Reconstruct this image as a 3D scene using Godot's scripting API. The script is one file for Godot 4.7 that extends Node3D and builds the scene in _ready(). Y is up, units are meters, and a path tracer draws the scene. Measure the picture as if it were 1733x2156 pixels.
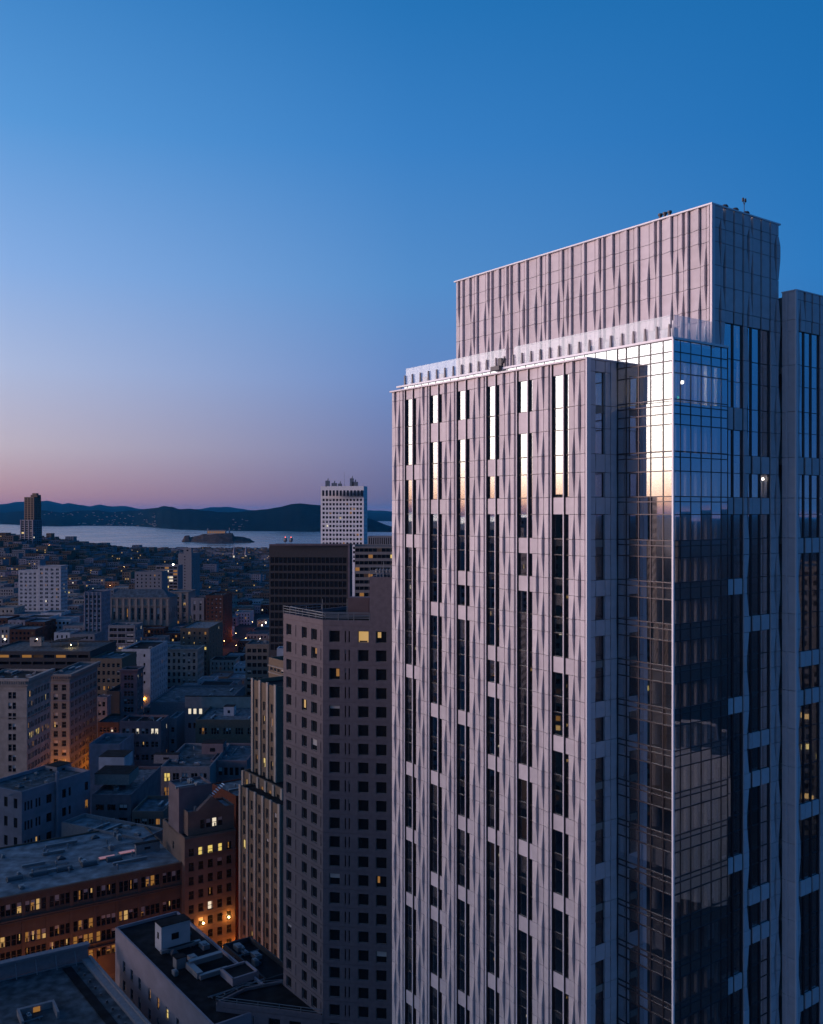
extends Node3D
# A dusk view over a hill city to a bay, with one tall clad tower close by. Metres; sea level is y = 0; the camera looks along -z.
const F := 2010.0      # focal length and centre of the photograph, in units of its width / 1733
const CX := 866.5
const CY := 1077.5
const EYE := 140.0
var rng := RandomNumberGenerator.new()
var M := {}
var names := {}
var taken := []        # footprints of built things, so that the dense blocks keep clear of them
var unit_box := BoxMesh.new()
var frames := {}

class MB:
	var v := PackedVector3Array()
	var n := PackedVector3Array()
	var i := PackedInt32Array()
	func quad(a: Vector3, b: Vector3, c: Vector3, d: Vector3) -> void:
		var m := (b - a).cross(c - a)
		if m.length_squared() < 1e-12:
			m = (c - a).cross(d - a)
		m = m.normalized()
		var k := v.size()
		v.append_array(PackedVector3Array([a, b, c, d]))
		n.append_array(PackedVector3Array([m, m, m, m]))
		i.append_array(PackedInt32Array([k, k + 2, k + 1, k, k + 3, k + 2]))
	func tri(a: Vector3, b: Vector3, c: Vector3) -> void:
		var m := (b - a).cross(c - a).normalized()
		var k := v.size()
		v.append_array(PackedVector3Array([a, b, c]))
		n.append_array(PackedVector3Array([m, m, m]))
		i.append_array(PackedInt32Array([k, k + 2, k + 1]))
	func box(t: Transform3D, lo: Vector3, hi: Vector3) -> void:
		var p := []
		for k in 8:
			p.append(t * Vector3(hi.x if k & 1 else lo.x, hi.y if k & 2 else lo.y, hi.z if k & 4 else lo.z))
		quad(p[4], p[5], p[7], p[6]); quad(p[1], p[0], p[2], p[3]); quad(p[5], p[1], p[3], p[7])
		quad(p[0], p[4], p[6], p[2]); quad(p[6], p[7], p[3], p[2]); quad(p[0], p[1], p[5], p[4])
	func rod(a: Vector3, b: Vector3, ra: float, rb: float, seg := 8) -> void:
		var d := (b - a).normalized()
		var x := d.cross(Vector3(0, 0, 1) if absf(d.z) < 0.9 else Vector3(1, 0, 0)).normalized()
		var y := d.cross(x)
		for k in seg:
			var t0 := TAU * k / seg
			var t1 := TAU * (k + 1) / seg
			var e0 := x * cos(t0) + y * sin(t0)
			var e1 := x * cos(t1) + y * sin(t1)
			quad(a + e0 * ra, a + e1 * ra, b + e1 * rb, b + e0 * rb)
			if rb > 0.001:
				tri(b, b + e0 * rb, b + e1 * rb)
	func mesh(m: ArrayMesh = null) -> ArrayMesh:
		var a := []
		a.resize(Mesh.ARRAY_MAX)
		a[Mesh.ARRAY_VERTEX] = v
		a[Mesh.ARRAY_NORMAL] = n
		a[Mesh.ARRAY_INDEX] = i
		if m == null: m = ArrayMesh.new()
		m.add_surface_from_arrays(Mesh.PRIMITIVE_TRIANGLES, a)
		return m

func at(px: float, py: float, d: float) -> Vector3:
	return Vector3((px - CX) / F * d, EYE - (py - CY) / F * d, -d)
func on_level(px: float, py: float, y: float) -> Vector3:   # where the sight line meets a level roof or street
	return at(px, py, (EYE - y) * F / (py - CY))
func dir(a: float) -> Vector3:                               # degrees from straight ahead, to the right
	return Vector3(sin(deg_to_rad(a)), 0, -cos(deg_to_rad(a)))
func reach(p: Vector3, d: Vector3, px: float) -> float:      # how far along d from p until column px
	var r := (px - CX) / F
	return (r * -p.z - p.x) / (d.x + r * d.z)
func numbered(s: String) -> String:
	if not names.has(s):
		names[s] = 0
		return s
	names[s] += 1
	return "%s_%03d" % [s, names[s]]
func thing(called: String, label: String, category: String, where := Vector3.ZERO, group := "", kind := "") -> Node3D:
	var o := Node3D.new()
	o.name = numbered(called)
	o.position = where
	tag(o, label, category, group, kind)
	add_child(o)
	return o
func tag(o: Node, label: String, category: String, group := "", kind := "") -> void:
	if label: o.set_meta("label", label)
	if category: o.set_meta("category", category)
	if group: o.set_meta("group", group)
	if kind: o.set_meta("kind", kind)
func put(parent: Node, called: String, mesh: Mesh, m: Material, t := Transform3D()) -> MeshInstance3D:
	var o := MeshInstance3D.new()
	o.name = called if parent != self else numbered(called)
	o.mesh = mesh
	o.material_override = m
	o.transform = t
	parent.add_child(o, true)
	return o
func part(parent: Node, called: String, mb: MB, m: Material) -> MeshInstance3D:
	if mb.v.is_empty():
		return null
	return put(parent, called, mb.mesh(), m)
func block(parent: Node, called: String, m: Material, t: Transform3D, lo: Vector3, hi: Vector3) -> MeshInstance3D:
	return put(parent, called, unit_box, m, t * Transform3D(Basis.from_scale(hi - lo), (lo + hi) / 2))

# ---- materials -------------------------------------------------------------------------------------------------------
func noise_tex(freq: float, lo: float, hi: float, seed_: int, type := FastNoiseLite.TYPE_SIMPLEX_SMOOTH, size := 512) -> NoiseTexture2D:
	var n := FastNoiseLite.new()
	n.seed = seed_; n.noise_type = type; n.frequency = freq; n.fractal_octaves = 5
	var t := NoiseTexture2D.new()
	t.width = size; t.height = size; t.seamless = true; t.noise = n
	var g := Gradient.new()
	g.set_color(0, Color(lo, lo, lo)); g.set_color(1, Color(hi, hi, hi))
	t.color_ramp = g
	return t
func mat(key: String, c: Array, rough := 0.85, metal := 0.0, tex: Texture2D = null, scale_ := 0.2, spec := 0.5) -> StandardMaterial3D:
	var m := StandardMaterial3D.new()
	m.resource_name = key
	m.albedo_color = Color(c[0], c[1], c[2]).linear_to_srgb()
	m.roughness = rough; m.metallic = metal; m.metallic_specular = spec
	if tex:
		m.albedo_texture = tex
		m.uv1_triplanar = true; m.uv1_world_triplanar = true
		m.uv1_scale = Vector3.ONE * scale_
	M[key] = m
	return m
func glow(key: String, c: Array, e: float, body := [0.3, 0.3, 0.3]) -> StandardMaterial3D:
	var m := mat(key, body, 0.4)
	m.emission_enabled = true
	m.emission = Color(c[0], c[1], c[2]).linear_to_srgb()
	m.emission_energy_multiplier = e
	return m

func materials() -> void:
	var grain := noise_tex(0.03, 0.86, 1.0, 3)
	var stain := noise_tex(0.012, 0.5, 1.0, 7)
	var weather := noise_tex(0.008, 0.84, 1.0, 9)
	var mottle := noise_tex(0.02, 0.55, 1.0, 11, FastNoiseLite.TYPE_PERLIN)
	for k in 3:
		var s: float = [1.0, 0.93, 1.05][k]
		mat("clad%d" % k, [0.60 * s, 0.55 * s, 0.57 * s], 0.55, 0.0, noise_tex(0.02, 0.9, 1.0, 20 + k), 0.09, 0.4)
	mat("backing", [0.56, 0.52, 0.54], 0.6)
	mat("clad_edge", [0.66, 0.62, 0.64], 0.5)
	mat("mullion", [0.035, 0.03, 0.035], 0.4, 0.3)
	mat("white_metal", [0.72, 0.72, 0.74], 0.35, 0.0)
	mat("post_grey", [0.16, 0.15, 0.16], 0.5, 0.2)
	mat("inside", [0.24, 0.225, 0.21], 0.9)
	mat("inside_pale", [0.42, 0.43, 0.44], 0.8)
	mat("blind", [0.45, 0.41, 0.38], 0.9)
	var clear := Image.create(4, 4, false, Image.FORMAT_RGBA8)
	clear.fill(Color.WHITE)
	var g := mat("coated_glass", [0.86, 0.88, 0.92], 0.015, 1.0, null)
	g.albedo_texture = ImageTexture.create_from_image(clear)
	g.transparency = BaseMaterial3D.TRANSPARENCY_ALPHA
	g.albedo_color.a = 0.46
	var r := mat("rail_glass", [0.8, 0.85, 0.9], 0.05, 0.0)
	r.transparency = BaseMaterial3D.TRANSPARENCY_ALPHA
	r.albedo_color.a = 0.28
	mat("pane", [0.012, 0.013, 0.016], 0.06, 0.0)
	mat("pane_brown", [0.03, 0.026, 0.027], 0.12, 0.0)
	mat("sash", [0.16, 0.14, 0.13], 0.7)
	mat("sash_pale", [0.36, 0.34, 0.34], 0.7)
	mat("sash_dark", [0.03, 0.028, 0.026], 0.6)
	var walls := {
		"w_pink": [0.27, 0.205, 0.215], "w_hotel": [0.23, 0.19, 0.205], "w_beige": [0.30, 0.25, 0.21], "w_cream": [0.47, 0.415, 0.36], "w_stone": [0.34, 0.30, 0.27],
		"w_white": [0.62, 0.62, 0.64], "w_grey": [0.27, 0.27, 0.29], "w_brown": [0.15, 0.105, 0.08], "w_brick": [0.09, 0.045, 0.035], "w_tan": [0.24, 0.18, 0.13],
		"w_red": [0.22, 0.07, 0.045], "w_lilac": [0.36, 0.33, 0.37], "w_dark": [0.07, 0.065, 0.065], "w_conc": [0.33, 0.31, 0.31], "w_terra": [0.27, 0.195, 0.16], "w_bright": [0.78, 0.77, 0.78]}
	for k in walls:
		if not k in ["w_bright", "w_brown", "w_brick", "w_dark"]:
			for q in 3: walls[k][q] *= 0.76
		mat(k, walls[k], 0.9, 0.0, weather if k in ["w_white", "w_lilac", "w_brown", "w_pink", "w_terra", "w_cream"] else grain, 0.06, 0.2)
	mat("r_grey", [0.12, 0.135, 0.145], 0.85, 0.0, stain, 0.05, 0.2)
	mat("r_pale", [0.22, 0.235, 0.245], 0.8, 0.0, stain, 0.06, 0.25)
	mat("r_dark", [0.022, 0.022, 0.025], 0.9, 0.0, stain, 0.05, 0.2)
	mat("r_blue", [0.115, 0.15, 0.175], 0.8, 0.0, stain, 0.04, 0.25)
	mat("r_mottled", [0.25, 0.28, 0.30], 0.8, 0.0, mottle, 0.03, 0.25)
	mat("metal_grey", [0.17, 0.18, 0.19], 0.5, 0.2)
	mat("metal_dark", [0.06, 0.06, 0.065], 0.5, 0.3)
	mat("asphalt", [0.045, 0.045, 0.048], 0.9, 0.0, grain, 0.02, 0.15)
	mat("trunk", [0.05, 0.035, 0.025], 0.9)
	mat("leaf", [0.035, 0.055, 0.03], 0.8)
	mat("hill", [0.012, 0.02, 0.02], 0.95, 0.0, noise_tex(0.02, 0.55, 1.0, 31), 0.0012, 0.0)
	mat("rock", [0.10, 0.075, 0.06], 0.9, 0.0, stain, 0.008, 0.0)
	var sea := mat("sea", [0.012, 0.022, 0.035], 0.16, 0.0)
	sea.uv1_triplanar = true; sea.uv1_world_triplanar = true
	sea.uv1_scale = Vector3(0.00035, 1, 0.0011)
	sea.roughness = 1.0
	sea.roughness_texture = noise_tex(0.012, 0.12, 0.34, 41)
	glow("lit_warm", [1.0, 0.6, 0.2], 0.5, [0.1, 0.08, 0.06])
	glow("lit_amber", [1.0, 0.45, 0.1], 0.26, [0.05, 0.04, 0.03])
	glow("lit_white", [1.0, 0.86, 0.62], 0.8)
	glow("lit_dim", [1.0, 0.5, 0.2], 0.026, [0.03, 0.026, 0.024])
	glow("lit_yellow", [1.0, 0.72, 0.16], 0.75)
	glow("bulb", [1.0, 0.62, 0.25], 30.0)
	glow("bulb_white", [1.0, 0.9, 0.75], 14.0)
	glow("bulb_red", [1.0, 0.1, 0.05], 4.0)
	glow("skylight_red", [1.0, 0.28, 0.12], 0.2)
	glow("exit_green", [0.1, 1.0, 0.4], 1.0)

# ---- sky -------------------------------------------------------------------------------------------------------------
# Sun just down at SUN_AZ: the colour of the air by height (rows, degrees) and by bearing from the sun (columns, degrees).
const SUN_AZ := -82.0
const SKY_EL := [0.0, 1.0, 3.6, 8.0, 13.4, 21.0, 28.0, 45.0, 90.0]
const SKY_D := [0.0, 30.0, 59.0, 82.0, 105.0, 180.0]
func s(r: float, g: float, b: float) -> Vector3:
	var c := Color8(int(r), int(g), int(b)).srgb_to_linear()
	return Vector3(c.r, c.g, c.b)
func make_sky() -> ImageTexture:
	var top := s(24, 78, 142)
	var table := [
		[Vector3(1.3, 0.5, 0.24), Vector3(2.4, 1.4, 0.85), Vector3(3.7, 3.2, 2.65), Vector3(3.3, 3.05, 2.85), Vector3(2.6, 2.5, 2.55), Vector3(1.2, 1.3, 1.6), Vector3(0.6, 0.75, 1.1), Vector3(0.16, 0.26, 0.5), top],
		[Vector3(0.8, 0.34, 0.24), Vector3(1.3, 0.75, 0.52), Vector3(2.1, 1.75, 1.5), Vector3(2.0, 1.82, 1.78), Vector3(1.3, 1.3, 1.45), Vector3(0.5, 0.65, 1.0), Vector3(0.28, 0.42, 0.76), Vector3(0.09, 0.19, 0.4), top],
		[s(178, 124, 138), s(182, 142, 152), s(190, 178, 192), s(172, 186, 220), s(136, 174, 227), s(88, 152, 216), s(62, 132, 199), s(44, 100, 165), top],
		[s(100, 98, 132), s(103, 104, 142), s(110, 120, 166), s(103, 137, 195), s(86, 142, 203), s(58, 128, 197), s(38, 115, 183), s(28, 88, 152), top],
		[s(72, 82, 122), s(70, 90, 136), s(62, 104, 162), s(54, 116, 182), s(47, 121, 190), s(34, 112, 182), s(26, 106, 173), s(22, 80, 145), top],
		[s(52, 66, 104), s(50, 76, 122), s(36, 86, 150), s(28, 96, 168), s(24, 104, 178), s(22, 100, 172), s(22, 96, 166), s(20, 86, 152), top]]
	var w := 1024
	var h := 512
	var im := Image.create(w, h, false, Image.FORMAT_RGBAF)
	for x in w:
		var d: float = absf(wrapf((x + 0.5) / w * 360.0 - SUN_AZ, -180.0, 180.0))
		var k := 0
		while k < 4 and d > SKY_D[k + 1]:
			k += 1
		var f := clampf((d - SKY_D[k]) / (SKY_D[k + 1] - SKY_D[k]), 0, 1)
		var column := []
		for e in 9:
			column.append((table[k][e] as Vector3).lerp(table[k + 1][e], f))
		for y in h:
			var el: float = 90.0 - (y + 0.5) / h * 180.0
			var c := Vector3.ZERO
			if el <= 0.0:
				c = column[0]
			else:
				var j := 0
				while j < 7 and el > SKY_EL[j + 1]:
					j += 1
				c = (column[j] as Vector3).lerp(column[j + 1], (el - SKY_EL[j]) / (SKY_EL[j + 1] - SKY_EL[j]))
			im.set_pixel(x, y, Color(c.x, c.y, c.z))
	return ImageTexture.create_from_image(im)

func camera_and_light() -> void:
	var cam := Camera3D.new()
	cam.name = "camera"
	cam.position = Vector3(0, EYE, 0)
	cam.fov = rad_to_deg(2.0 * atan(CY / F))
	cam.near = 1.0
	cam.far = 60000.0
	add_child(cam)
	cam.current = true
	var env := Environment.new()
	env.background_mode = Environment.BG_SKY
	var sky := Sky.new()
	var sm := PanoramaSkyMaterial.new()
	sm.panorama = make_sky()
	sky.sky_material = sm
	env.sky = sky
	env.tonemap_mode = Environment.TONE_MAPPER_LINEAR
	env.tonemap_exposure = 1.0
	env.sdfgi_enabled = true; env.ssao_enabled = true; env.ssil_enabled = true
	if HAZE > 0.0:
		env.fog_enabled = true
		env.fog_density = HAZE
		env.fog_light_color = Color(0.22, 0.7, 1.0)
	var we := WorldEnvironment.new()
	we.name = "environment"
	we.environment = env
	add_child(we)
	var sun := DirectionalLight3D.new()
	sun.name = "sun"
	sun.light_color = Color(1.0, 0.845, 0.85)
	sun.light_energy = SUN
	sun.light_angular_distance = 14.0
	sun.shadow_enabled = true
	add_child(sun)
	var to := dir(LIGHT_AZ) * cos(deg_to_rad(5.0)) + Vector3(0, sin(deg_to_rad(5.0)), 0)
	sun.basis = Basis.looking_at(-to, Vector3.UP)
const HAZE := 0.000016
const SUN := 0.92
const LIGHT_AZ := -101.0

# ---- the near tower --------------------------------------------------------------------------------------------------
# Own axes: x along the west front towards the near corner (0), z outwards from it, heights counted from the camera's level (H up from the base).
const H := 122.0
const XG := 5.637          # plane of the south front
const ZG := -3.41          # plane of the glazed bay's west front
var lift := Transform3D(Basis(), Vector3(0, H, 0))
var south := Transform3D(Basis(Vector3(0, 0, -1), Vector3.UP, Vector3(1, 0, 0)), Vector3(0, H, 0))   # face axes of a south front at x = 0
var L := []                # floor lines and, below each, the foot of its spandrel
var SP := []
func floors() -> void:
	L = [12.35, 8.67, 4.73, 1.21, -2.25, -5.55, -8.79, -12.1, -15.43, -18.7]
	while L.size() < 24:
		L.append(L[-1] - 3.31)
	SP = [11.4, 6.82, 3.23, -0.2]
	while SP.size() < 24:
		SP.append(L[SP.size()] - 1.33)

# one folded panel: flush at its left edge, standing out by pa (foot) to pb (head) at its right edge
func fold(x0: float, x1: float, ya: float, yb: float, pa: float, pb: float, z: float, mb: MB, la := 0.0, lb := 0.0) -> void:
	var g := 0.02
	var sa := g + la * 0.34                               # an open slot beside the neighbour's pleat, as wide as that stands out
	var sb := g + lb * 0.34
	var back := 0.14 if la + lb < 0.02 else 0.4
	var a := lift * Vector3(x0 + sa, ya + g, z)
	var b := lift * Vector3(x1, ya + g, z + pa)
	var c := lift * Vector3(x1, yb - g, z + pb)
	var d := lift * Vector3(x0 + sb, yb - g, z)
	mb.quad(a, b, c, d)
	var e := lift * Vector3(x1, ya + g, z - 0.4)
	var f := lift * Vector3(x1, yb - g, z - 0.4)
	mb.quad(b, e, f, c)
	var i := lift * Vector3(x0 + sa, ya + g, z - back)
	var j := lift * Vector3(x0 + sb, yb - g, z - back)
	mb.quad(i, a, d, j)
	mb.quad(d, c, f, j)
	mb.quad(i, e, b, a)
func folded(tw: Node3D, called: String, x0: float, x1: float, ya: float, yb: float, pa: float, pb: float, z: float, m: Material, la := 0.0, lb := 0.0) -> void:
	var mb := MB.new()
	fold(x0, x1, ya, yb, pa, pb, z, mb, la, lb)
	part(tw, called, mb, m)
# one panel of a south front (t: face axes), set apart from its neighbours by open joints of varying width
func slab(t: Transform3D, s0: float, s1: float, ya: float, yb: float, l: Array, r: Array, n := 0.0) -> MB:
	var mb := MB.new()
	var g := 0.022
	var a := t * Vector3(s0 + l[0], ya + g, n)
	var b := t * Vector3(s1 - r[0], ya + g, n)
	var c := t * Vector3(s1 - r[1], yb - g, n)
	var d := t * Vector3(s0 + l[1], yb - g, n)
	var back := t.basis.z * -0.75
	mb.quad(a, b, c, d)
	mb.quad(b, b + back, c + back, c)
	mb.quad(a + back, a, d, d + back)
	mb.quad(d, c, c + back, d + back)
	mb.quad(a + back, b + back, b, a)
	return mb
func glass(tw: Node3D, called: String, t: Transform3D, x0: float, x1: float, y0: float, y1: float, z: float, wave := 0.002) -> MeshInstance3D:
	var tilt := Basis(Vector3.UP, rng.randf_range(-wave, wave)) * Basis(Vector3.RIGHT, rng.randf_range(-wave, wave))
	var o := put(tw, called, unit_box, M.coated_glass, t * Transform3D(tilt * Basis.from_scale(Vector3(x1 - x0, y1 - y0, 0.012)), Vector3((x0 + x1) / 2, (y0 + y1) / 2, z)))
	return o
func hbox(mb: MB, x0: float, y0: float, z0: float, x1: float, y1: float, z1: float) -> void:
	mb.box(lift, Vector3(x0, y0, z0), Vector3(x1, y1, z1))
func swing(k: int, phase: int, most: float) -> float:
	return most if (k + phase) % 2 == 0 else 0.03

func tower() -> void:
	floors()
	var tw := thing("clad_tower", "tall tower in folded pinkish metal panels with a mirror-glass corner and roof terrace", "tower")
	var a := deg_to_rad(36.6)
	tw.transform = Transform3D(Basis(Vector3(sin(a), 0, cos(a)), Vector3.UP, Vector3(-cos(a), 0, sin(a))), at(1240, CY, 77.0) + Vector3(0, -H, 0))
	var last := 22
	var foot: float = L[last]
	# dark backing, cores and floor slabs
	var mb := MB.new()
	hbox(mb, -27.3, -H, -7.2, -27.2, 12.1, -0.3)
	for x in [-22.2, -18.0, -13.9, -9.8, -5.5, -0.45]:
		hbox(mb, x - 0.08, -H, -7.2, x + 0.08, 12.1, -0.3)
	hbox(mb, -27.2, -H, -18.3, 1.4, 13.1, -7.21)
	hbox(mb, -27.2, 13.11, -18.1, 1.4, 24.7, -9.1)
	hbox(mb, 1.401, 16.4, -18.1, XG - 1.1, 24.7, -9.1)
	hbox(mb, 1.401, -H, -18.3, XG - 1.1, 16.39, -18.2)
	hbox(mb, 1.401, -H, -13.45, XG - 1.1, 13.1, -13.35)
	hbox(mb, 1.401, -H, -10.7, XG - 1.1, 13.1, -10.6)
	hbox(mb, 1.0, -H, -31.0, 1.39, 18.8, -18.6)
	hbox(mb, 1.401, 16.4, -31.0, 5.9, 18.8, -18.6)
	part(tw, "core", mb, M.inside)
	mb = MB.new()
	for k in range(1, last):
		hbox(mb, -27.2, L[k] - 0.6, -7.19, -0.1, L[k] - 0.03, -0.24)
		hbox(mb, 0.1, L[k] - 0.6, -10.3, XG - 0.25, L[k] - 0.03, ZG - 0.25)
	hbox(mb, -27.2, 11.9, -7.19, -0.1, 12.3, -0.2)
	for y in L.slice(1, last) + [12.7]:
		hbox(mb, 1.41, y - 0.6, -18.19, XG - 0.9, y - 0.03, -10.71)
		hbox(mb, 1.41, y - 0.6, -30.9, 6.2, y - 0.03, -18.61)
	part(tw, "floor_slab", mb, M.inside).set_meta("kind", "stuff")
	# west front: six window bays between folded piers
	var bays := [[-25.36, -23.23], [-21.28, -19.08], [-17.07, -14.93], [-12.78, -10.8], [-8.72, -6.56], [-4.48, -2.27]]
	var solid := [[0, 2, 4, 8, 11, 13, 15, 18], [0, 1, 3, 6, 9, 11, 14, 15, 17, 20], [0, 1, 5, 6, 9, 12, 14, 17, 19], [0, 2, 3, 7, 8, 10, 12, 16, 18], [0, 1, 4, 5, 10, 12, 14, 18], [0, 3, 7, 9, 11, 13, 15, 18]]
	var lower := MB.new()
	for k in last:
		for b in range(6, -1, -1):
			var x0: float = -27.4 if b == 0 else bays[b - 1][1]
			var x1: float = -0.34 if b == 6 else bays[b][0]
			for q in 3:
				var e0 := lerpf(x0, x1, q / 3.0)
				var e1 := lerpf(x0, x1, (q + 1) / 3.0)
				var pk := 0.15 if q == 2 else swing(k, q + b, 0.25)
				var pn := 0.15 if q == 2 else swing(k + 1, q + b, 0.25)
				var lk := 0.0 if q == 0 else swing(k, q - 1 + b, 0.25)
				var ln := 0.0 if q == 0 else swing(k + 1, q - 1 + b, 0.25)
				var m: Material = M["clad%d" % rng.randi_range(0, 2)]
				if k < 7:
					folded(tw, "cladding_panel", e0, e1, SP[k], L[k], pk, pk, 0.0, m, lk, lk)
					folded(tw, "cladding_panel", e0, e1, L[k + 1], SP[k], pn, pk, 0.0, m, ln, lk)
				else:
					fold(e0, e1, SP[k], L[k], pk, pk, 0.0, lower, lk, lk)
					fold(e0, e1, L[k + 1], SP[k], pn, pk, 0.0, lower, ln, lk)
	part(tw, "lower_cladding", lower, M.clad1).set_meta("kind", "stuff")
	for b in 6:
		var x0: float = bays[b][0]
		var x1: float = bays[b][1]
		var w := x1 - x0
		var f1 := x0 + 0.15 * w
		var f2 := x0 + 0.79 * w
		for fx in [f1, f2]:
			mb = MB.new()
			hbox(mb, fx - 0.045, foot, -0.16, fx + 0.045, L[0], 0.15)
			part(tw, "fin", mb, M.clad_edge)
			mb = MB.new()
			hbox(mb, fx + 0.047, foot, -0.16, fx + 0.08, L[0] - 0.05, 0.1)
			part(tw, "fin_channel", mb, M.mullion)
		var bars := MB.new()
		for k in last:
			var yt: float = SP[k] if k in solid[b] else L[k]
			if k in solid[b]:
				for seg in [[x0 + 0.03, f1 - 0.06], [f1 + 0.11, f2 - 0.06], [f2 + 0.11, x1 - 0.01]]:
					block(tw, "spandrel_panel", M["clad%d" % rng.randi_range(0, 2)], lift, Vector3(seg[0], SP[k] + 0.01, -0.16), Vector3(seg[1], L[k] - 0.012, -0.02))
			for seg in [[x0, f1 - 0.05], [f1 + 0.1, f2 - 0.05], [f2 + 0.1, x1]]:
				glass(tw, "window_pane" if seg[0] > x0 and seg[1] < x1 else "side_pane", lift, seg[0] + 0.01, seg[1] - 0.01, L[k + 1] + 0.02, yt - 0.02, -0.12)
			hbox(bars, x0, L[k + 1] - 0.045, -0.16, x1, L[k + 1] + 0.045, -0.06)
			if yt > SP[k]:
				hbox(bars, x0, SP[k] - 0.035, -0.16, x1, SP[k] + 0.035, -0.07)
			if rng.randf() < 0.28 and k > 3:
				var drop := rng.randf_range(0.5, 1.0)
				block(tw, "blind", M.blind, lift, Vector3(f1 + 0.12, SP[k] - drop * (SP[k] - L[k + 1] - 0.1), -0.3), Vector3(f2 - 0.08, SP[k], -0.28))
		part(tw, "transom", bars, M.mullion)
	for k in 16:                                                             # table lamps and ceiling spots seen in dark rooms
		var b: Array = bays[rng.randi_range(0, 5)]
		var x: float = b[0] + rng.randf_range(0.5, 1.5)
		var y: float = L[rng.randi_range(4, 17)] + rng.randf_range(0.6, 1.8)
		block(tw, "room_lamp", M.lit_white if k % 3 == 0 else M.lit_warm, lift, Vector3(x, y, -0.75), Vector3(x + 0.18, y + 0.2, -0.6))
	for lit in [[4, 11, "lit_dim"], [4, 10, "lit_dim"], [3, 12, "lit_dim"]]:
		var x0: float = bays[lit[0]][0]
		block(tw, "lit_window_blind", M[lit[2]], lift, Vector3(x0 + 0.5, L[lit[1] + 1] + 0.1, -0.34), Vector3(x0 + 1.5, SP[lit[1]] - 0.1, -0.32))
	# corner post of the west front, and the narrow south front beside it
	mb = MB.new()
	hbox(mb, -0.12, foot, -0.2, 0.03, 12.4, 0.28)
	part(tw, "corner_post", mb, M.clad_edge)
	var solid_s := [0, 2, 3, 5, 6, 8, 9, 12, 14, 17]
	var spine := MB.new()
	hbox(spine, -0.35, foot, -3.3, -0.28, 12.2, -0.1)
	for k in last:
		var m: Material = M.clad0
		for q in [[0.05, 0.82, SP[k], L[k]], [0.05, 0.82, L[k + 1], SP[k]], [1.95, 2.6, SP[k], L[k]], [1.95, 2.6, L[k + 1], SP[k]], [2.62, 3.38, L[k + 1], L[k]]]:
			var g0 := swing(k, 0, 0.1)
			var g1 := swing(k + 1, 0, 0.1)
			part(tw, "side_panel", slab(south, q[0], q[1], q[2], q[3], [0.01, 0.01], [g1, g0], 0.0), m)
		if k in solid_s:
			part(tw, "side_panel", slab(south, 0.85, 1.92, SP[k], L[k], [0.01, 0.01], [0.01, 0.01], -0.03), m)
		glass(tw, "window_pane", south, 0.86, 1.9, L[k + 1] + 0.02, (SP[k] if k in solid_s else L[k]) - 0.02, -0.14)
		spine.box(south, Vector3(0.84, L[k + 1] - 0.03, -0.2), Vector3(1.92, L[k + 1] + 0.03, -0.1))
		spine.box(south, Vector3(0.84, SP[k] - 0.03, -0.2), Vector3(1.92, SP[k] + 0.02, -0.1))
	spine.box(south, Vector3(1.7, foot, -0.22), Vector3(1.78, L[0], -0.08))
	part(tw, "side_frame", spine, M.mullion)
	mb = MB.new()
	hbox(mb, -27.4, 12.36, -3.4, 0.03, 12.5, 0.3)
	part(tw, "coping", mb, M.clad_edge)
	glazed_bay(tw, last)
	crown(tw, last)
	terrace(tw)

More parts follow.
